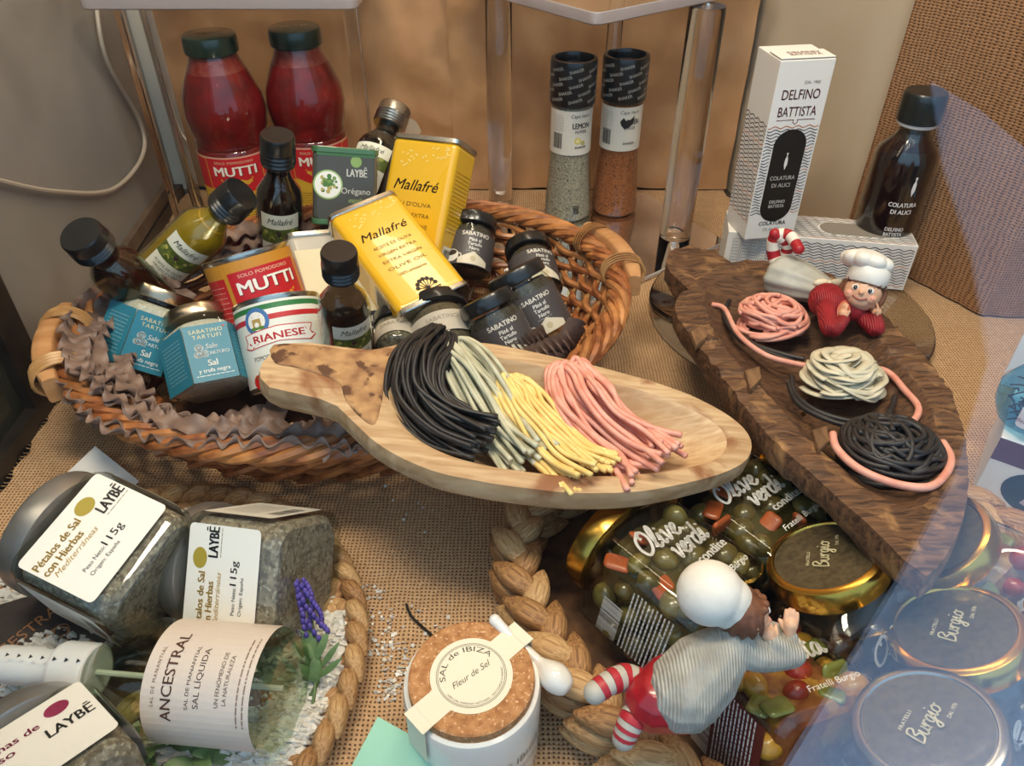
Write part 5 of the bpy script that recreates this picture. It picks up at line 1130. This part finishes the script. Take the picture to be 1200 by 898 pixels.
def facefeat(par,R3,r,O):
    Mi=Matrix.Translation(-O)@R3
    for q in (-1,1):
        g=G(); g.ell((q*r*.36,-r*.86,r*.06),(r*.17,r*.08,r*.15),M=Mi,u=12,v=8); e=g.build('eye',mat('eye_white','#f2efe8',rough=.2,coat=.5),par)
        g=G(); g.ell((q*r*.35,-r*.93,r*.05),(r*.10,r*.05,r*.12),M=Mi,u=12,v=8); g.build('pupil',mat('eye_dark','#2a1a14',rough=.15,coat=.6),e)
        g=G(); g.tube([Mi@V(q*r*(.2+.08*k),-r*(.93-.02*k),r*(.32+.05*math.sin(PI*k/4))) for k in range(5)],r*.025,5); g.build('eyebrow',M_hair,par)
        g=G(); g.ell((q*r*.55,-r*.78,-r*.26),(r*.17,r*.06,r*.13),M=Mi,u=12,v=6); g.build('cheek',mat('cheek_blush','#e09a84',rough=.5),par)
    g=G(); g.tube([Mi@V(r*(-.36+.12*k),-r*(.86+.06*math.sin(PI*k/6)),-r*(.36+.14*math.sin(PI*k/6))) for k in range(7)],r*.035,6); g.build('mouth',mat('lip_line','#8e3a30',rough=.4),par)
def chefhat(par,R3,r,O,lean=(0,0),k=1):
    Mi=Matrix.Translation(-O)@R3; g=G(); g.lathe([(r*.98,r*.38),(r*1.04,r*.42),(r*1.0,r*1.15),(r*.9,r*1.3)],36,M=Mi); 
    g2=G(); 
    for j in range(9):
        a=2*PI*j/9; g2.ell((lean[0]*r+r*.72*k*math.cos(a),lean[1]*r+r*.72*k*math.sin(a),r*1.5),(r*.5*k,r*.5*k,r*.38*k),M=Mi)
    g2.ell((lean[0]*r,lean[1]*r,r*1.6),(r*.95*k,r*.95*k,r*.48*k),M=Mi,u=20,v=12); g2.ell((0,0,r*1.2),(r*.85,r*.85,r*.3),M=Mi)
    me=remesh(g2,.07,M_hat,'hat_puff',4); h=g.build('chef_hat',M_hat,par,60); link('hat_puff',me,h)
def striped(g,P,r,n=9):
    Q=crom(P,n*2); k=(len(Q)-1)/n; 
    for i in range(n):
        a=int(round(i*k)); b=int(round((i+1)*k)); 
        if b<=a: continue
        rr=r*(1.0-.25*i/n); seg=Q[a:b+1]; g.tube(seg,rr*(1.04 if i%2 else 1),14,mi=i%2)
    g.ell(tuple(Q[0]),(r,)*3,mi=0); g.ell(tuple(Q[-1]),(r*.8,)*3,mi=(n-1)%2)
# --- girl lying on the dark scoop
N2n=N2.normalized()
def Wp(px,py,h): r=ray(px,py); q=P2+N2n*h; return CAM+r*((q-CAM).dot(N2n)/r.dot(N2n))
O=Wp(960,372,0); f1=thing('figurine','girl figurine in white chef hat and red sweater resting chin on hands','figurine',Matrix.Translation(O))
hc=Wp(1011,342,3.0); r=1.6; sk=G(); fw=(CAM-hc).normalized()+V(-.05,0,.12); R3=headset(hc,fw,V(.16,.25,1),r,None,sk)
sh=Wp(975,352,1.6); limb(sk,[hc+V(-.1,.3,-.8),Wp(990,360,1.7)],[.5,.6])
h1=Wp(984,372,1.2); h2=Wp(1022,372,1.0)
tc=(CAM-hc).normalized(); ha=Wp(989,374,1.3)+tc*.5; hb=Wp(1026,372,1.2)+tc*.5
hand(sk,ha,Wp(988,350,2.6)+tc*.9-ha,V(-1,-.3,0),1.35,.5,1); hand(sk,hb,Wp(1030,350,2.5)+tc*.9-hb,V(1,-.3,0),1.3,.5,-1)
me=remesh(sk,.055,M_skin,'body',2); me.transform(Matrix.Translation(-O*.01)); link('body',me,f1)
facefeat(f1,R3,r,O)
def rel(g,M=None):
    for v in g.v: v-=O
    return g
g=G(); limb(g,[Wp(968,352,1.5),Wp(985,356,1.7),Wp(1000,364,1.5)],[1.5,1.35,.9]); limb(g,[Wp(968,362,1.5),Wp(974,386,.9),ha],[.8,.75,.5]); limb(g,[Wp(1004,362,1.3),Wp(1026,386,.6),hb],[.75,.7,.5])
me=remesh(g,.09,knit('red_knit','#a01c24','#7c1018'),'sweater',3); me.transform(Matrix.Translation(-O*.01)); link('sweater',me,f1)
g=G(); rs=[]; A=Wp(975,345,1.2); B=Wp(905,318,1.3); ax=B-A; T=ax.normalized(); Nn=(N2n-T*N2n.dot(T)).normalized(); Bn=T.cross(Nn)
for i in range(17):
    u=i/16; rr=1.15+1.1*math.sin(PI*min(1,u*.62+.0))**1.2; rr*=1 if u<.85 else math.sqrt(max(.03,1-((u-.85)/.16)**2)); rs.append([A+ax*u+Nn*(rr*.8*math.cos(2*PI*j/40)*(1+.04*math.sin(9*2*PI*j/40+u*3)))+Bn*(rr*math.sin(2*PI*j/40)*(1+.06*math.sin(9*2*PI*j/40+u*3))) for j in range(40)])
g.rings(rs); rel(g).build('skirt',mat('grey_skirt','#b9b8ae','#a3a298',.6,rough=.5),f1,60)
g=G()
for q in (-1,1): g.ell(tuple(Wp(972+q*9,332,2.6)),(.75,.35,.4)); limb(g,[Wp(972,333,2.7),Wp(972+q*10,345,2.0)],[.16,.22])
g.ell(tuple(Wp(972,332,2.8)),(.28,.28,.28)); rel(g).build('bow',mat('cream_bow','#d8cbb0',rough=.5),f1,60)
g=rel(leaf(Wp(990,352,2.5),Wp(985,392,.6)-Wp(990,352,2.5),CAM-O,2.2,.5,.1)); g.build('scarf_end',mat('rust_scarf','#b0563a',rough=.5),f1)
for k,P in enumerate(([Wp(918,322,1.2),Wp(907,300,2.6),Wp(908,278,4.4),Wp(925,276,4.8),Wp(936,292,4.2)],[Wp(925,318,1.2),Wp(922,300,2.6),Wp(922,284,4.0),Wp(908,274,4.8)])):
    g=G(); striped(g,P,.62,9); rel(g).build('stocking',[mat('stripe_red','#a81c26',rough=.45),mat('stripe_cream','#e8dfd0',rough=.5)],f1,60)
# hair
def hair(par,R3,r,O,n=16,back=True):
    g=G(); rn=random.Random(4)
    g.ell((0,r*.12,r*.12),(r*1.04,r*1.0,r*.98),M=R3,u=20,v=12)
    for j in range(n):
        a=-.15+ (2*PI+.3)*j/n; x,y=math.cos(a),math.sin(a)
        if y<-.35: g.ell((x*r*.9,y*r*.86,r*.42),(r*.2,r*.16,r*.2),M=R3,u=8,v=6)
        else: g.ell((x*r*.98,y*r*.95,-r*.05*1),(r*.2,r*.2,r*.5),M=R3,u=8,v=6)
    # clear the face
    Mi=R3.inverted(); 
    keep=G()
    for v in g.v:
        q=Mi@v
        if q.y<-r*.2 and q.z<r*.34: v-=(v-R3.translation)*.12
    me=remesh(g,.08,M_hair,'hair',1); me.transform(Matrix.Translation(-O*.01)); return link('hair',me,par)
hair(f1,R3,r,O); chefhat(f1,R3,r,O,(.3,.1),1.12)
# --- boy in the grey sweater lying on the jars
O=at(805,790,10.2); f2=thing('figurine','figurine in grey sweater, red trousers and white cap sprawled over the olive jars','figurine',Matrix.Translation(O))
hc=at(872,718,14.2); r=1.2; sk=G(); fw=V(1,.35,.1); R3=headset(hc,fw,V(-.55,.1,.9),r,None,sk)
limb(sk,[hc+V(-.1,0,-.6),at(858,745,12.6)],[.45,.55])
hand(sk,at(905,752,12.9),hc+V(.9,0,-.5)-at(905,752,12.9),V(.2,-1,.3),1.25,.7,1); hand(sk,at(925,742,12.8),V(.1,.6,1),V(-.2,-1,.3),1.25,.3,-1)
me=remesh(sk,.055,M_skin,'body',2); me.transform(Matrix.Translation(-O*.01)); link('body',me,f2); facefeat(f2,R3,r,O)
g=G(); limb(g,[at(800,812,11.0),at(828,782,11.8),at(856,756,12.6)],[1.95,1.85,1.15]); limb(g,[at(862,752,12.8),at(888,768,12.2),at(930,768,12.0)],[1.05,.85,.62]); limb(g,[at(930,768,12.0),at(906,754,12.8)],[.62,.48]); limb(g,[at(880,742,12.6),at(905,742,12),at(926,748,12.5)],[.8,.6,.42])
me=remesh(g,.09,knit('grey_knit','#b4b0a6','#9b978d',22),'sweater',3); me.transform(Matrix.Translation(-O*.01)); link('sweater',me,f2)
g=G(); limb(g,[at(806,806,10.7),at(785,815,10.5),at(768,822,10.4)],[1.95,1.95,1.6]); limb(g,[at(775,808,10.5),at(750,806,10.3)],[1.35,.85]); limb(g,[at(772,828,10.3),at(750,828,10.0)],[1.3,.85])
me=remesh(g,.09,mat('red_trousers','#b3202a','#8e141e',.6,rough=.3,coat=.4),'trousers',3); me.transform(Matrix.Translation(-O*.01)); link('trousers',me,f2)
for P in ([at(752,804,10.4),at(735,794,10.7),at(715,800,10.9),at(697,812,10.8)],[at(752,828,10.0),at(742,842,10.0),at(735,856,9.6),at(731,866,9.2)]):
    g=G(); striped(g,P,.72,9); rel(g).build('stocking',[mat('stripe_grey','#b8b2a6',rough=.5),mat('stripe_red2','#b02430',rough=.45)],f2,60)
hair(f2,R3,r,O)
g=G(); c=at(832,695,15.2); ax=(c-hc).normalized(); g.ell(tuple(c),(1.62,1.58,1.6),u=22,v=14); g.ell(tuple(c+(hc-c)*.45+V(0,0,.1)),(1.3,1.22,1.3),u=20,v=12); limb(g,[c+(hc-c)*.4,c+(hc-c)*.55],[1.2,1.25]); me=remesh(g,.09,M_hat,'cap',5); me.transform(Matrix.Translation(-O*.01)); link('cap',me,f2)
